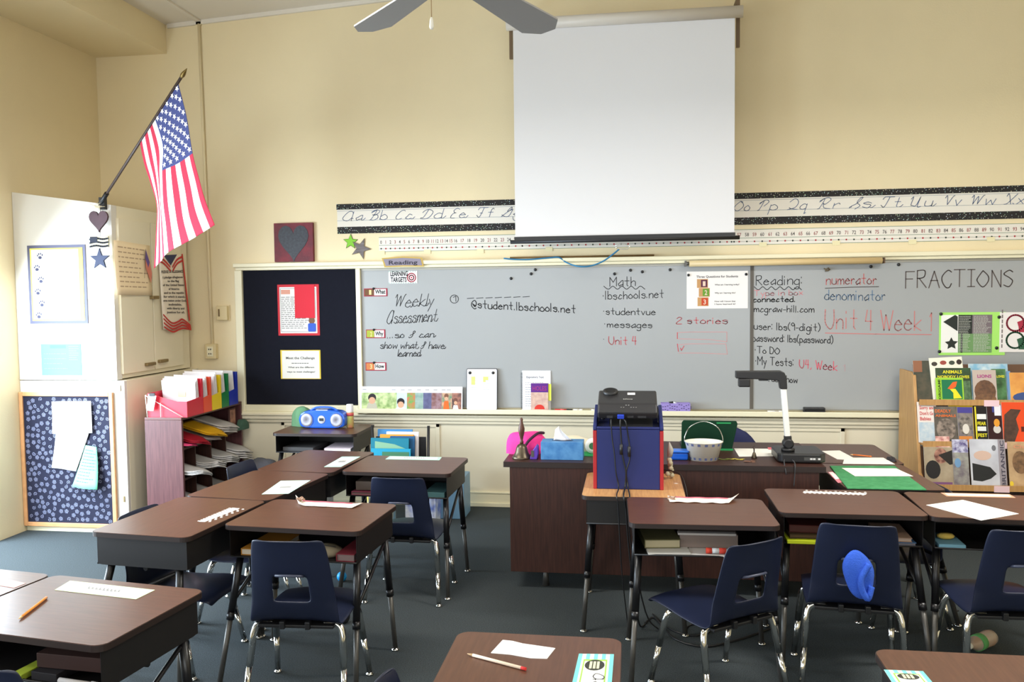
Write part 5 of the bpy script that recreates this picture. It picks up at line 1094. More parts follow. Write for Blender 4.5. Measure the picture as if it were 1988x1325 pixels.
t=thing('wood_picture','small framed brown picture leaning at the far end of the top bookcase shelf','picture',(-3.045,-.17,TOPZ+.001)); MB().box(-.006,.006,-.05,.05,.0,.17).build('frame',flat((80,54,50)),t); MB().box(.006,.008,-.04,.04,.01,.16).build('print',mat('brown_print',(170,120,96),.7,col2=(90,60,50),scale=18),t)
# colour file bins on top
bx0,bx1=-3.27,-2.985
BN=(('red',(204,34,56),-.925,-.705),('orange',(226,80,50),-.700,-.585),('yellow',(226,196,30),-.578,-.440),('green',(24,116,62),-.432,-.325),('blue',(34,52,160),-.316,-.18))
for nm,col,y0,y1 in BN:
    t=thing('file_bin','%s plastic file bin standing on the brown bookcase'%nm,'file bin',((bx0+bx1)/2,(y0+y1)/2,SZ),group='colour file bins'); a,b=(bx1-bx0)/2,(y1-y0)/2; m=mat(nm+'_bin_plastic',col,.4)
    MB().box(-a,a,-b,b,.0005,.004).build('bin_floor',m,t)
    MB().prism([(-a,.004),(a,.004),(a,.108),(a-.07,.108),(-a+.0,.165),(-a,.165)],-b,-b+.003,lambda u,z,h:(u,h,z)).build('low_front_wall',m,t)
    MB().box(-a,a,b-.003,b,.004,.245).build('tall_back_wall',m,t,bevel=.001)
    MB().prism([(-b+.0035,.004),(b-.0035,.004),(b-.0035,.245),(b-.025,.245),(b-.03,.12),(-b+.0035,.108)],a-.003,a,lambda u,z,h:(h,u,z)).build('right_end_wall',m,t)
    MB().prism([(-b+.0035,.004),(b-.0035,.004),(b-.0035,.245),(b-.03,.245),(b-.04,.165),(-b+.0035,.165)],-a,-a+.003,lambda u,z,h:(h,u,z)).build('left_end_wall',m,t)
    n=3 if nm!='blue' else 1
    t=thing('bin_papers','white papers filed in the %s bin'%nm,'papers',((bx0+bx1)/2,(y0+y1)/2,SZ+.005)); 
    for k in range(n): 
        yy=b-.02-k*.022; hh=.25-k*.012+ (.012 if nm in('green','yellow') else 0)
        MB().prism([(-a+.012+k*.01,0),(a-.014,0),(a-.022+.004*k,hh),(-a+.02,hh+.008)],yy-.006,yy,lambda u,z,h:(u,h-z*.05,z)).build('paper_bundle',flat((228-6*k,222-6*k,220-4*k)),t)
    if nm=='red': MB().box(.0,.055,yy-.016,yy-.0155,.12,.17).build('yellow_note',flat((234,224,150)),t)
t=thing('wire_rack','white wire rack hooked round the red bin','rack',(-3.13,-.935,SZ)); mb=MB()
for p in ([(-.15,0,.15),(-.14,0,.002)],[(-.15,0,.15),(.12,-.004,.004)],[(-.04,-.003,.10),(-.04,-.003,.002)],[(-.15,0,.15),(-.15,.02,.152)]): mb.tube(p,.0025,6)
mb.build('wires',flat((232,226,220)),t)
t=thing('clipped_cards','white card bundle held by a black clip on the red bin','cards',(-3.235,-.945,SZ+.05)); MB().prism([(-.03,0),(.02,-.003),(.045,.10),(-.012,.11)],-.008,-.003,lambda a,b,h:(a,h,b)).build('cards',flat((232,228,224)),t); MB().box(-.004,.034,-.012,-.001,.098,.118).build('black_clip',M_blk,t)
# grey fluffy bundle on the floor behind the far left desks
p=py(520,893,-.35); t=thing('grey_cushion','dark grey fluffy cushion lying by the wall beside the radio desk','cushion',(-2.72,-.33,.0)); blob(.17,.12,.40,21,amp=.08).build('cushion_body',mat('grey_fleece',(86,86,92),.95,bump=1,bscale=80),t)
# ============================================================ RADIO DESK
p=pz(625,831,ZD); t=thing('portable_radio','blue portable stereo radio with two round speakers on the desk by the wall','radio',(py(625,825,-.47).x,-.43,ZD)); t.scale=(.86,.9,.92)
M_rb=mat('radio_blue',(30,92,200),.28,coat=.3)
pl=[(-.195,.03),(-.18,.012),(-.10,.002),(.10,.002),(.18,.012),(.195,.03),(.205,.075),(.190,.115),(.15,.135),(.06,.145),(-.06,.145),(-.15,.135),(-.190,.115),(-.205,.075)]
MB().prism(pl,-.05,.07,lambda a,b,h:(a,h,b),smooth=False).build('radio_body',M_rb,t,bevel=.014)
RXm=Matrix.Rotation(PI/2,4,'X')
for s_ in (-1,1): 
    g=MB().lathe([(.0,.0),(.035,.008),(.050,.006),(.054,.0)],(s_*.130,-.0505,.068),28,RXm).build('speaker_grille',mat('silver_grille',(168,166,176),.4,metal=.5,bump=.3,bscale=500),t)
    MB().tube([(s_*.130+.056*math.cos(a*PI/12),-.0515,.068+.056*math.sin(a*PI/12)) for a in range(25)],.003,6,False).build('speaker_ring',M_rb,g)
g=MB().lathe([(.0,.002),(.03,.004),(.033,0)],(0,-.0505,.072),24,RXm,).build('display_ring',mat('silver_plastic',(196,198,206),.35),t); MB().box(-.019,.019,-.0565,-.0545,.062,.084).build('display_window',flat((52,56,60)),g)
MB().tube(catmull([(-.12,.01,.135),(-.07,.01,.158),(0,.01,.163),(.07,.01,.158),(.12,.01,.135)],5),.008,8).build('carry_handle',M_rb,t)
MB().box(-.05,.05,-.045,-.03,.1435,.149).build('silver_top_trim',mat('silver_plastic',(196,198,206),.35),t)
t=thing('green_cloth','crumpled green cloth squeezed behind the left side of the radio','cloth',(py(585,830,-.36).x,-.335,ZD)); blob(.085,.055,.14,31,amp=.15).build('cloth_body',mat('green_cloth',(98,142,104),.95,bump=.6,bscale=70),t)
p=py(680,825,-.40); t=thing('spray_bottle','slim bottle with a white cap and yellow-green label right of the radio','bottle',(p.x,-.40,ZD)); MB().lathe([(.024,.0005),(.026,.004),(.026,.105),(.024,.112)],(0,0,0),20).build('bottle_body',mat('bottle_label',(186,196,110),.35,col2=(190,120,90),scale=16),t); MB().lathe([(.024,.112),(.025,.115),(.025,.165),(.022,.170),(.001,.171)],(0,0,0),20).build('white_cap',flat((232,232,234),.4),t)
MB().lathe([(.0262,.085),(.0262,.108)],(0,0,0),20).build('red_band',flat((200,90,90)),t)
# ============================================================ BOOK CRATE behind the left row (between radio desk and wall)
t=thing('book_stand','black metal stand holding large picture books by the front wall','book stand',(-1.60,-.62,0)); 
for x in (-.19,.19): MB().tube([(x,.03,.0),(x+(.012 if x>0 else -.012),.05,.70)],.010,8).build('upright',M_blk,t)
MB().box(-.19,.19,-.12,.06,.36,.37).build('tray',M_blk,t); MB().box(-.18,.18,.062,.068,.38,.62).build('back_plate',M_blk,t)
for x in (-.18,.18): MB().tube([(x,-.11,.0),(x,-.11,.36)],.008,8).build('front_leg',M_blk,t)
def stand_book(lab,x0,x1,y,z0,z1,col,th=.012,lean=.1,design=None):
    t=thing('picture_book',lab,'book',((x0+x1)/2,y,z0)); w_=(x1-x0)/2; h=z1-z0; fr_=lambda a,b,hh:(a,-hh+b*lean,b)
    MB().prism([(-w_,.0005),(w_,.0005),(w_,h),(-w_,h)],0,.002,fr_).build('front_cover',flat(col),t); MB().prism([(-w_+.002,.002),(w_-.003,.002),(w_-.003,h-.003),(-w_+.002,h-.003)],-th+.002,-.0002,fr_).build('pages',flat((226,222,212)),t)
    MB().prism([(-w_,.0005),(w_,.0005),(w_,h),(-w_,h)],-th-.001,-th+.0018,fr_).build('back_cover',flat(col),t)
    return t,fr_,w_,h
zt_=.372
stand_book('tall blue picture book at the back of the black book stand',-1.77,-1.52,-.575,zt_,.668,(60,120,170))
stand_book('white book leaning in front of the tall blue one on the black stand',-1.70,-1.47,-.597,zt_,.655,(232,228,230))
stand_book('orange-brown book in the middle of the black book stand',-1.74,-1.50,-.620,zt_,.640,(206,140,50))
stand_book('dark blue edged book right of the orange one on the black stand',-1.66,-1.485,-.643,zt_,.632,(30,80,120))
t,f_,w_,h=stand_book('teal covered book near the front of the black book stand',-1.79,-1.52,-.668,zt_,.622,(20,110,130)); mb=MB(); mb.prism([(-w_+.03,.02),(w_-.02,.02),(w_-.02,h-.07),(w_-.1,h-.04),(-w_+.03,h-.02)],.0022,.003,f_); mb.build('green_picture',flat((120,160,130)),t)
t,f_,w_,h=stand_book('turquoise and green book lowest at the front of the black book stand',-1.78,-1.50,-.695,zt_,.555,(30,140,170)); mb=MB(); mb.prism([(-w_+.08,.02),(w_-.01,.02),(w_-.01,h-.02),(-w_+.08,h-.02)],.0022,.003,f_); mb.build('green_picture',flat((60,110,80)),t)
# boxes on the floor by the wall
def fbox(name,lab,cat,x,y,w_,d_,h,m,rot=0,lid=None):
    t=thing(name,lab,cat,(x,y,0),D2R(rot)); MB().box(-w_/2,w_/2,-d_/2,d_/2,.0005,h).build('box_body',m,t,bevel=.006)
    if lid: MB().box(-w_/2-.006,w_/2+.006,-d_/2-.006,d_/2+.006,h+.0005,h+.02).build('lid',lid,t,bevel=.004)
    return t
fbox('blue_tub','light blue plastic tub by the baseboard right of the left desks','tub',-1.28,-.28,.18,.24,.30,mat('pale_blue_plastic',(110,150,180),.4))
t=fbox('patterned_box','blue and white patterned magazine box behind the legs of the desk','box',-1.47,-.46,.22,.20,.27,mat('blue_white_print',(96,120,200),.5,col2=(222,226,236),scale=14))
fbox('picture_tub','small box with a sky-blue and yellow picture side under the desk','box',-1.73,-.62,.16,.16,.30,mat('sky_yellow_print',(110,180,220),.5,col2=(220,190,80),scale=9))
t=fbox('grey_crate','grey plastic crate on the floor behind the left row','crate',-2.30,-.62,.34,.28,.24,mat('grey_plastic',(150,150,154),.5),0,mat('grey_lid',(96,98,102),.5))
p=pz(640,1090,0); t=thing('blue_ball','small sky-blue ball on the carpet beyond the big navy chair','ball',(-1.62,-1.75,0)); MB().lathe([(.001,0)]+[(.028*math.sin(PI*k/12),.028-.028*math.cos(PI*k/12)) for k in range(1,12)]+[(.001,.056)],(0,0,0),18).build('ball_body',flat((30,150,215),.4),t); MB().lathe([(.006,.055),(.004,.058)],(0,0,0),8).build('valve',M_blk,t)
p=pz(625,1200,.0); t=thing('dark_pouch','dark zipped pouch lying on the carpet below the big navy chair','pouch',(-1.50,-2.30,0),D2R(-20))
def pch(u,v): 
    a=2*PI*u; x=-.11+.22*v; r=.034*math.sqrt(max(.02,1-((v-.5)*2)**4)); return (x,r*1.1*math.cos(a),.034+r*math.sin(a))
MB().grid(pch,16,14).build('pouch_body',mat('dark_nylon',(30,32,48),.4),t); MB().tube([(-.10,-.012,.066),(0,-.015,.0685),(.06,-.012,.067)],.003,6).build('zip',mat('pale_zip',(150,160,200),.4),t); 
MB().lathe([(.0,0),(.030,.0),(.032,.01),(.02,.014)],(.108,0,.034),16,Matrix.Rotation(PI/2,4,'Y')).build('end_cap',M_blk,t)
# water bottle on the floor, right
p=pz(1885,1270,0); q=pz(1935,1248,0); d=(q-p); d.z=0; d.normalize(); t=thing('water_bottle','small plastic bottle with a green label lying on the carpet under the right chair','bottle',p); T_=Matrix(((d.x,0,-d.y,0),(d.y,0,d.x,0),(0,1,0,0),(0,0,0,1)))
Tm=Matrix.Rotation(math.atan2(d.y,d.x),4,'Z')@Matrix.Rotation(PI/2,4,'Y')
MB().lathe([(.010,-.02),(.012,.0),(.030,.03),(.035,.05),(.034,.09),(.036,.14),(.032,.165),(.02,.17)],(0,0,.0365),20,Tm).build('bottle_body',mat('cloudy_plastic',(200,190,176),.25,col2=(210,160,120),scale=10,trans=.3),t); MB().lathe([(.0362,.042),(.0362,.08)],(0,0,.0370),20,Tm).build('green_label',flat((90,160,90)),t); MB().lathe([(.012,-.03),(.013,-.02),(.013,-.005)],(0,0,.0365),14,Tm).build('cap',flat((220,220,214)),t)
for i,(x,y,c1) in enumerate(((1865,1173,(220,216,200)),(1858,1187,(30,28,26)))): p=pz(x,y,0); o=MB().lathe([(.008,0),(.010,.003),(.004,.006)],(0,0,0),7).build('floor_scrap',flat(c1)); o.location=p; tag(o,('white','dark')[i]+' crumb of paper on the carpet between the right desks','scrap')
# ============================================================ THINGS ON THE MARKER TRAY
YT=-.055; TT=.742
# photo calendar strip
x0,x1,z0,z1=R2(700,752,897,793,YT); t=thing('photo_strip','long low photo collage of children in a garden standing on the marker tray','photo strip',((x0+x1)/2,YT,TT)); z0=TT+.001; H_=z1-z0; f_=lambda a,b,h:(a,YT-h+(b-z0)*.12,b)
put(slab(MB(),x0,x1,z0,z1,0,.003,f_),'board',flat((238,238,240)),t); wd=x1-x0
for a,b,c1,c2,l in ((.01,.36,(120,150,80),(196,210,150),None),(.36,.46,(196,214,230),(180,200,220),None),(.46,.54,(80,160,70),(200,90,60),None),(.54,.62,(150,170,160),(120,150,140),None),(.62,.70,(88,90,130),(70,70,110),None),(.70,.80,(150,120,130),(110,60,50),None),(.80,.90,(90,130,100),(200,150,120),None),(.90,.99,(170,110,90),(60,40,40),None)):
    nm='photo_%02x%02x%02x'%c1; put(slab(MB(),x0+a*wd,x0+b*wd,z0+.004,z1-H_*.27,.003,.0038,f_),'photo',mat(nm,c1,.5,col2=c2,scale=26),t)
def face_pic(cx,r,hair,shirt,hy=.45): 
    put(MB().face(circ(cx,z0+H_*hy,r,16),.0044,f_),'dark_hair',flat(hair),t); put(MB().face(circ(cx,z0+H_*(hy-.12),r*.82,14),.0047,f_),'child_face',flat((206,160,130)),t); put(MB().face([(cx-r*1.4,z0+.004),(cx+r*1.4,z0+.004),(cx+r*.9,z0+H_*(hy-.22)),(cx-r*.9,z0+H_*(hy-.22))],.0045,f_),'child_shirt',flat(shirt),t)
face_pic(x0+wd*.115,.032,(44,38,40),(180,176,160),.5); face_pic(x0+wd*.40,.030,(40,32,34),(220,224,230),.32); face_pic(x0+wd*.845,.017,(120,80,60),(214,100,40),.6); face_pic(x0+wd*.935,.016,(110,70,60),(230,226,226),.42)
mb=MB(); 
for a in (.02,.31,.40,.47,.56,.64,.72,.80,.85): mb.ribbon([(x0+a*wd,z1-H_*.14),(x0+(a+.035)*wd,z1-H_*.14)],.005,.0036,f_)
put(mb,'captions',flat((130,130,134)),t)
# small magnetic board with a sheet
x0,x1,z0,z1=R2(906,717,964,793,YT); t=thing('small_whiteboard','small whiteboard with a highlighted sheet held by two round magnets','whiteboard',((x0+x1)/2,YT,TT)); z0=TT+.001; f_=lambda a,b,h:(a,YT-h+(b-z0)*.10,b)
put(MB().prism(rrect(x0,x1,z0,z1,.012),0,.006,f_),'board',flat((226,226,232),.3),t); cc=rrect(x0,x1,z0,z1,.012); put(MB().tube([f_(a,b,.004) for a,b in cc+[cc[0]]],.003,6,False),'dark_rim',M_blk,t)
put(slab(MB(),x0+.012,x1-.014,z0+.004,z1-.018,.0062,.007,f_),'sheet',M_paper,t); mb=MB(); rect(mb,x0+.035,x0+.065,z1-.12,z1-.06,.0075,f_); rect(mb,x0+.125,x0+.165,z1-.085,z1-.06,.0075,f_); rect(mb,x0+.125,x0+.145,z1-.10,z1-.085,.0075,f_); put(mb,'yellow_highlight',flat((214,226,110)),t)
mb=MB(); greek(mb,x0+.035,x0+.09,z1-.16,z1-.05,8,f_,.0078,3,fill=.2); greek(mb,x0+.125,x0+.19,z1-.16,z1-.05,8,f_,.0078,4,fill=.2); put(mb,'print_lines',flat((170,170,176)),t)
for xx in (x0+.025,x1-.03): p=f_(xx,z1-.03,.007); put(MB().lathe([(.011,0),(.011,.005),(.0005,.006)],p,12,Matrix.Rotation(PI/2,4,'X')),'magnet',M_blk,t)
# spiral bound text and small book
x0,x1,z0,z1=R2(1010,721,1068,793,YT-.0); t=thing('spiral_bound_book','white spiral bound Expository Text packet standing on the marker tray','book',((x0+x1)/2,YT,TT)); z0=TT+.001; f_=lambda a,b,h:(a,YT+.03-h+(b-z0)*.06,b)
put(slab(MB(),x0+.012,x1,z0,z1,0,.010,f_),'page_block',flat((232,232,236)),t); mb=MB(); 
for k in range(26): zz_=z0+.012+k*(z1-z0-.02)/26; p=f_(x0+.01,zz_,.005); mb.tube([(p[0]+.008*math.cos(a),p[1]+.008*math.sin(a),p[2]) for a in [i*PI/4 for i in range(8)]],.0018,5)
put(mb,'spiral_coil',M_blk,t); mb=MB(); text(mb,'Expository Text',x0+.045,x1-.05,z1-.055,.02,f_,.0105); greek(mb,x0+.035,x1-.04,z0+.02,z1-.08,11,f_,.0105,7,fill=.14); put(mb,'printed_text',flat((90,90,100)),t)
x0,x1,z0,z1=R2(1031,745,1064,793,YT-.02); t=thing('small_novel','small book with a purple Holes title band before the spiral packet','book',((x0+x1)/2,YT-.02,TT)); z0=TT+.001; f_=lambda a,b,h:(a,YT-.015-h+(b-z0)*.06,b)
put(slab(MB(),x0,x1,z0,z1,0,.012,f_),'page_block',flat((206,180,160)),t); put(slab(MB(),x0,x1,z0+.0,z1-.068,.012,.013,f_),'sandy_cover',mat('sand_cover',(214,184,164),.5,col2=(190,150,140),scale=30),t); put(slab(MB(),x0,x1,z1-.066,z1,.012,.013,f_),'purple_band',flat((92,40,130)),t)
mb=MB(); text(mb,'HOLES',x0+.012,x1-.012,z1-.052,.045,f_,.0134); put(mb,'title_lettering',flat((150,50,120)),t); put(MB().face([((x0+x1)/2+.038*math.cos(a*PI/10),z0+.012+.035*math.sin(a*PI/10)) for a in range(11)],.0134,f_),'red_shape',flat((206,54,44)),t)
t2=put(slab(MB(),x1+.0005,x1+.022,z0+.075,z1-.005,.004,.005,f_),'yellow_tab',flat((222,226,90)),t)
def marker(lab,xa,xb,y,body,cap,group='dry erase markers on the tray',r=.0075,Y=-.075):
    a=py(xa,y,Y).x; b=py(xb,y,Y).x; t=thing('dry_erase_marker',lab,'marker',((a+b)/2,Y,TT+r+.0005),group=group); h=(b-a)/2
    MB().tube([(-h,0,0),(h*.35,0,0)],r,12).build('barrel',flat(body),t); MB().tube([(h*.35,0,0),(h,0,0)],r*1.05,12).build('cap',flat(cap),t); MB().tube([(-h*.35,0,0),(h*.05,0,0)],r*1.04,12).build('label_band',flat((226,90,90) if body==(196,40,40) else (210,206,200)),t)
marker('red-labelled dry erase marker with a black cap right of the small book',1077,1111,791,(196,40,40),(30,28,30)); marker('white dry erase marker next to the black-capped one',1113,1131,791,(232,230,224),(236,236,232)); marker('white-capped marker by the left side of the projector box',1148,1160,791,(222,220,212),(232,232,228))
marker('red and white dry erase marker left of the document camera arm',1490,1522,795,(220,216,210),(226,222,214)); 
# purple tray with marker
x0,x1,z0,z1=R2(1283,778,1340,796,-.09); t=thing('purple_pencil_tray','lilac perforated pencil tray at the marker tray behind the projector','tray',((x0+x1)/2,-.07,TT)); W2=(x1-x0)/2
MB().box(-W2+.004,W2-.004,-.028,.028,.0005,.004).box(-W2,W2,-.031,-.028,.0005,.066).box(-W2,W2,.028,.031,.0005,.066).box(-W2,-W2+.004,-.028,.028,.004,.066).box(W2-.004,W2,-.028,.028,.004,.066).build('tray_body',mat('lilac_plastic',(150,132,196),.45),t)
mb=MB(); r=random.Random(4); [mb.box(-W2+.01+k*.0165,-W2+.02+k*.0165,-.0318,-.031,zz,zz+.005) for k in range(13) for zz in (r.uniform(.012,.03),r.uniform(.036,.056))]; mb.build('perforations',flat((70,56,100)),t)
t=thing('black_marker','black-tipped marker poking out of the lilac tray','marker',(py(1307,778,-.07).x,-.07,TT+.012)); MB().tube([(-.03,0,.055),(.0,0,.058)],.007,10).build('cap',M_blk,t); MB().tube([(.0,0,.058),(.05,0,.03)],.0065,10).build('barrel',flat((226,226,226)),t)
a=py(1563,790,-.08); b=py(1600,790,-.08); t=thing('board_eraser','black felt board eraser on the marker tray','eraser',((a.x+b.x)/2,-.065,TT)); MB().box(-.072,.072,-.024,.024,.0005,.02).build('felt_pad',flat((40,38,38)),t,bevel=.003); MB().box(-.072,.072,-.024,.024,.0205,.04).build('eraser_grip',M_blk,t,bevel=.005)
# ============================================================ BOOK RACK AT THE RIGHT
RX0,RX1=1.845,3.05
t=thing('display_bookrack','plywood three-tier display rack full of face-out books at the right','book rack',((RX0+RX1)/2,-.35,0)); TR=t; cx=(RX0+RX1)/2
for x in (RX0,RX1): MB().prism([(-.10,0),(-.62,0),(-.62,.36),(-.52,.42),(-.38,1.04),(-.34,1.06),(-.10,1.06)],x-cx-.01,x-cx+.01,lambda y,z,h:(h,y+.35,z)).build('side_panel',M_rackw,t,bevel=.002)
L_=RX0-cx+.011; R_=RX1-cx-.011
TIERS=[(-.40,.872,.18),(-.48,.612,.18),(-.575,.352,.18)]
for (y,z,l) in TIERS:
    MB().box(L_,R_,y+.35-.045,y+.35+.03,z-.012,z).build('ledge',M_rackw,t,bevel=.002); MB().box(L_,R_,y+.35-.052,y+.35-.0455,z-.02,z+.018).build('ledge_lip',M_rackw,t,bevel=.001)
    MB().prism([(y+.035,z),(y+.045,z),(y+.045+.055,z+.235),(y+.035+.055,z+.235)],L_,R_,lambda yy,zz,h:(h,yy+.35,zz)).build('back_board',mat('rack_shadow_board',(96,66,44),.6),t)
MB().box(L_,R_,-.20,-.19,.02,.332).build('lower_panel',M_tdesk,t)
def cover(lab,x0,y0,x1,y1,tier,col,layer=0,tilt=0,col2=None,sc=14,parts=(),texts=(),name='display_book',yo=None):
    yt,zt2,l=TIERS[tier]; Yb=yt-.005-.007*layer if yo is None else yo
    a=py(x0,y1,Yb); b=py(x1,y0,Yb); W_=b.x-a.x; H_=max(.05,b.z-(zt2+.001)); c=Vector(((a.x+b.x)/2,Yb,zt2+.001+abs(math.sin(D2R(tilt)))*W_/2))
    t=thing(name,lab,'book',c,group='face-out books on the rack'); ct,st=math.cos(D2R(tilt)),math.sin(D2R(tilt))
    fr_=lambda u,v,h:((u*ct-v*st),-h+(v*ct)*.2,(u*st+v*ct))
    w2=W_/2; MB().prism([(-w2,0),(w2,0),(w2,H_),(-w2,H_)],-.004,0,fr_).build('page_block',flat((222,214,200)),t)
    nm='cover_%02x%02x%02x%s%d'%(*col,'n' if col2 else '',sc); MB().prism([(-w2,0),(w2,0),(w2,H_),(-w2,H_)],.0002,.001,fr_).build('cover',mat(nm,col,.35,col2=col2,scale=sc) if col2 else flat(col,.3),t)
    for nm2,poly,pc,pc2 in parts:
        P=[(-w2+W_*u,H_*v) for u,v in poly]; m=mat('pic_%02x%02x%02x'%pc,pc,.4,col2=pc2,scale=40) if pc2 else flat(pc,.4)
        MB().face(P,.0016+.0003*parts.index((nm2,poly,pc,pc2)),fr_).build(nm2,m,t)
    for s_,u0,u1,v,sz,tc,rot in texts:
        mb=MB()
        if rot: text(mb,s_,H_*u0,H_*u1,0,W_*sz,lambda p,q,h:fr_(-w2+W_*v-q,p,h),.003)
        else: text(mb,s_,-w2+W_*u0,-w2+W_*u1,H_*v,H_*sz,fr_,.003)
        mb.build('title_lettering',flat(tc),t)
    return t
RC=lambda a,b,c,d:[(a,b),(c,b),(c,d),(a,d)]
EL=lambda x,y,rx,ry:[(x+rx*math.cos(a*PI/8),y+ry*math.sin(a*PI/8)) for a in range(16)]
cover('brown and green wildlife book at the left end of the top tier',1776,702,1812,780,0,(84,76,60),0,0,(48,56,44),18,parts=(('brown_corner',RC(0,.72,.5,1),(140,92,66),None),))
cover('white book with a row of animal silhouettes tilted on the top tier',1812,697,1878,780,0,(228,224,206),1,3,parts=(('animal_picture',EL(.15,.86,.09,.05),(60,56,50),None),('animal_picture',EL(.42,.88,.1,.05),(150,70,60),None),('animal_picture',EL(.68,.87,.09,.05),(60,70,60),None),('animal_picture',EL(.9,.88,.08,.06),(50,40,36),None)))
cover('dark green Animals Nobody Loves book on the top tier behind the origami book',1819,716,1889,780,0,(34,48,30),2,0,(48,86,50),12,parts=(('green_picture',RC(.76,.05,.97,.62),(96,130,90),(60,90,60)),),texts=(('ANIMALS',.2,.75,.84,.13,(226,216,50),0),('NOBODY LOVES',.05,.95,.70,.11,(226,216,50),0)))
cover('lime-bordered Origami book with an orange and yellow folded figure',1818,735,1873,783,0,(150,200,60),4,0,parts=(('green_panel',RC(.22,.12,.95,.92),(24,110,72),None),('orange_figure',[(.42,.55),(.62,.82),(.78,.85),(.72,.62),(.55,.52)],(230,96,40),None),('yellow_figure',[(.5,.53),(.7,.55),(.92,.16),(.62,.14),(.62,.38)],(240,214,40),None)),texts=(('ORIGAMI',.1,.92,.17,.12,(40,50,20),1),))
cover('pale blue sea-picture book standing tall at the back of the top tier',1884,708,1962,780,0,(120,170,196),0,0,(190,206,210),20)
cover('second dark green Animals book half hidden behind the lions book',1928,718,1957,780,0,(34,70,36),2,0,(90,140,90),14,texts=(('LOVES',.35,.9,.74,.10,(226,216,50),0),))
cover('grey Lions book with a brown lion face on the top tier',1891,720,1938,781,0,(186,170,160),3,0,parts=(('lion_face',EL(.5,.33,.46,.36),(112,76,52),(80,54,40)),('lion_mane',EL(.5,.1,.46,.16),(96,66,48),(130,92,60))),texts=(('LIONS',.2,.8,.76,.14,(170,60,130),0),))
cover('blue-edged orange fossil book at the right end of the top tier',1963,725,2040,781,0,(222,160,80),2,0,(196,120,60),10,parts=(('blue_picture',EL(.45,.16,.4,.18),(60,80,130),None),))
cover('pale blue-spined book beside the orange one on the top tier',1957,722,1966,781,0,(110,150,190),1)
cover('white seaside book with red title letters at the left of the middle tier',1784,783,1822,846,1,(226,214,206),0,0,parts=(('sea_picture',RC(.05,.02,1,.5),(170,190,204),(200,206,208)),),texts=(('Sorry and',.12,.9,.82,.12,(200,90,90),0),("Don't Go",.12,.9,.68,.12,(200,90,90),0),('Babies',.12,.7,.55,.12,(200,90,90),0)))
cover('yellow-topped book peeking out behind the middle tier animal books',1846,783,1894,800,1,(232,196,40),0,yo=-.47)
cover('dark Deadly Animals book with a grey snarling face on the middle tier',1816,792,1862,855,1,(70,66,60),1,0,(110,100,90),16,parts=(('beast_face',EL(.5,.38,.42,.3),(150,134,122),(70,62,56)),),texts=(('DEADLY',.05,.75,.84,.12,(220,110,50),0),('ANIMALS',.05,.95,.72,.09,(220,110,50),0)))
cover('wolf-face book with a blue top band on the middle tier',1862,793,1893,853,1,(96,90,104),2,0,(140,130,120),22,parts=(('wolf_head',EL(.5,.5,.42,.28),(70,66,64),(150,140,130)),('pale_muzzle',EL(.5,.4,.22,.14),(214,208,198),None),('orange_base',RC(.02,.02,.9,.2),(206,130,60),None),('blue_band',RC(0,.84,1,1),(70,64,140),None)))
cover('black and yellow Fear Fest book on the middle tier',1896,792,1920,850,1,(30,28,30),1,0,parts=(('yellow_edge',RC(0,0,.12,1),(226,214,40),None),('white_flash',RC(.15,.66,.95,.8),(226,226,224),None),('white_flash',RC(.15,.34,.9,.46),(220,222,220),None),('blue_base',RC(.2,.0,.95,.12),(90,150,190),None)),texts=(('FEAR',.18,.9,.5,.13,(226,214,40),0),('FEST',.18,.95,.18,.13,(226,214,40),0)))
cover('dark penguin book with a blue top on the middle tier',1920,786,1950,852,1,(50,24,28),2,0,parts=(('white_bird',EL(.62,.36,.26,.1),(200,196,190),None),('orange_bird',EL(.62,.52,.2,.1),(220,150,50),None),('blue_top',RC(.35,.78,1,1),(60,64,130),None),('white_patch',RC(.5,.7,.95,.96),(226,224,230),None)))
cover('bright orange-red book with a brown ape at the right of the middle tier',1949,784,2040,856,1,(222,76,36),3,0,parts=(('brown_ape',[(.0,.0),(.22,.0),(.35,.35),(.3,.6),(.42,.82),(.2,.84),(.05,.7)],(80,52,40),(60,38,30)),('dark_letters',RC(.4,.3,.9,.42),(90,30,20),None)))
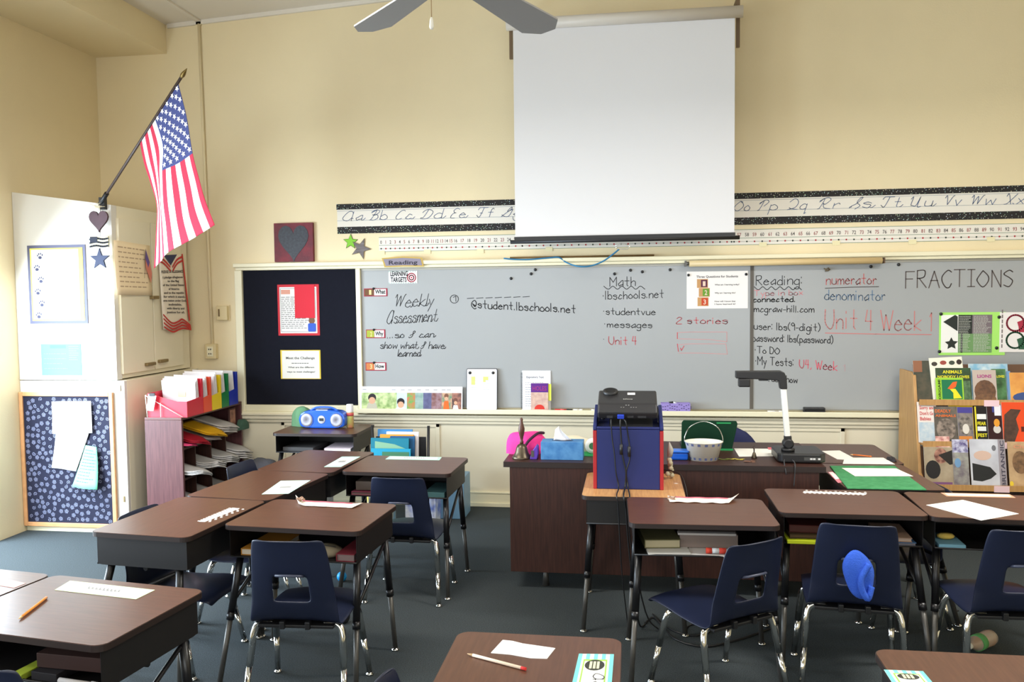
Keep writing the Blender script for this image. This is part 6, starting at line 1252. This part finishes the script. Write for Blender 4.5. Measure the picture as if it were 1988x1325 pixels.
cover('book with a black bicycle photograph at the left of the bottom tier',1797,872,1864,930,2,(150,134,110),1,0,(180,164,140),10,parts=(('dark_wheel',EL(.25,.42,.22,.24),(34,32,34),None),('brown_rider',EL(.5,.78,.2,.2),(96,50,44),(180,130,110)),('dark_bar',[(.42,.8),(.9,.95),(1,.6),(.75,.55)],(40,36,34),None),('purple_strip',RC(.15,.02,.8,.1),(120,80,120),None)))
cover('red and pink patterned book behind the bicycle one on the bottom tier',1822,851,1850,885,2,(170,90,90),0,0,(230,190,180),30)
cover('book with a purple ball-player picture on the bottom tier',1853,857,1885,931,2,(110,100,110),2,0,(160,160,150),20,parts=(('purple_top',RC(0,.72,1,1),(70,56,120),(200,200,220)),('blue_patch',EL(.3,.5,.2,.1),(110,150,190),None)))
cover('pale book with a huge black ship hull and the word Britannic down its edge',1887,857,1958,934,2,(204,206,214),3,0,(170,170,180),6,parts=(('black_hull',[(.05,.14),(.05,.5),(.55,.42),(.72,.28),(.55,.18),(.3,.12)],(36,38,40),None),('smoke',EL(.35,.66,.25,.1),(206,176,160),None),('grey_seal',EL(.68,.82,.06,.06),(110,110,116),None),('grey_edge',RC(.8,0,1,1),(150,142,148),None)),texts=(('BRITANNIC',.02,.98,.96,.15,(70,66,80),1),))
cover('tan book with a lion cub picture at the right of the bottom tier',1961,862,2040,936,2,(196,164,124),2,0,(150,116,84),9,parts=(('cub',EL(.3,.55,.2,.25),(130,96,66),(90,66,46)),('yellow_sun',EL(.05,.08,.05,.06),(230,200,60),None)),texts=(('Cheetah',.15,.9,.86,.1,(210,140,110),0),))
for i,(x,y,tr_,l) in enumerate(((1925,783,0,'top'),(1945,936,2,'bottom'),(1945,855,1,'middle'))):
    yt,z_,_=TIERS[tr_]; p=py(x,y,yt-.053); o=MB().box(p.x-cx-.045,p.x-cx+.045,yt-.056+.35,yt-.0525+.35,z_-.024,z_+.016).build('shelf_label',flat((232,200,206)),TR)
# small dark scraps by the far desk edge
p=pz(1740,897,ZD); t=thing('small_pouch','small dark pouch at the right edge of the desk with loose papers','pouch',(1.43,-1.33,ZD)); blob(.022,.05,.02,44).build('pouch_body',flat((44,40,44)),t); MB().tube([(-.01,-.03,.018),(-.01,.03,.018)],.002,6).build('zip',M_legc,t)
# blue chair edge by the rack
chair(1.27,-1.90,93,'navy chair tucked at the right of the green mat desk',.925)
bpy.context.view_layer.update()
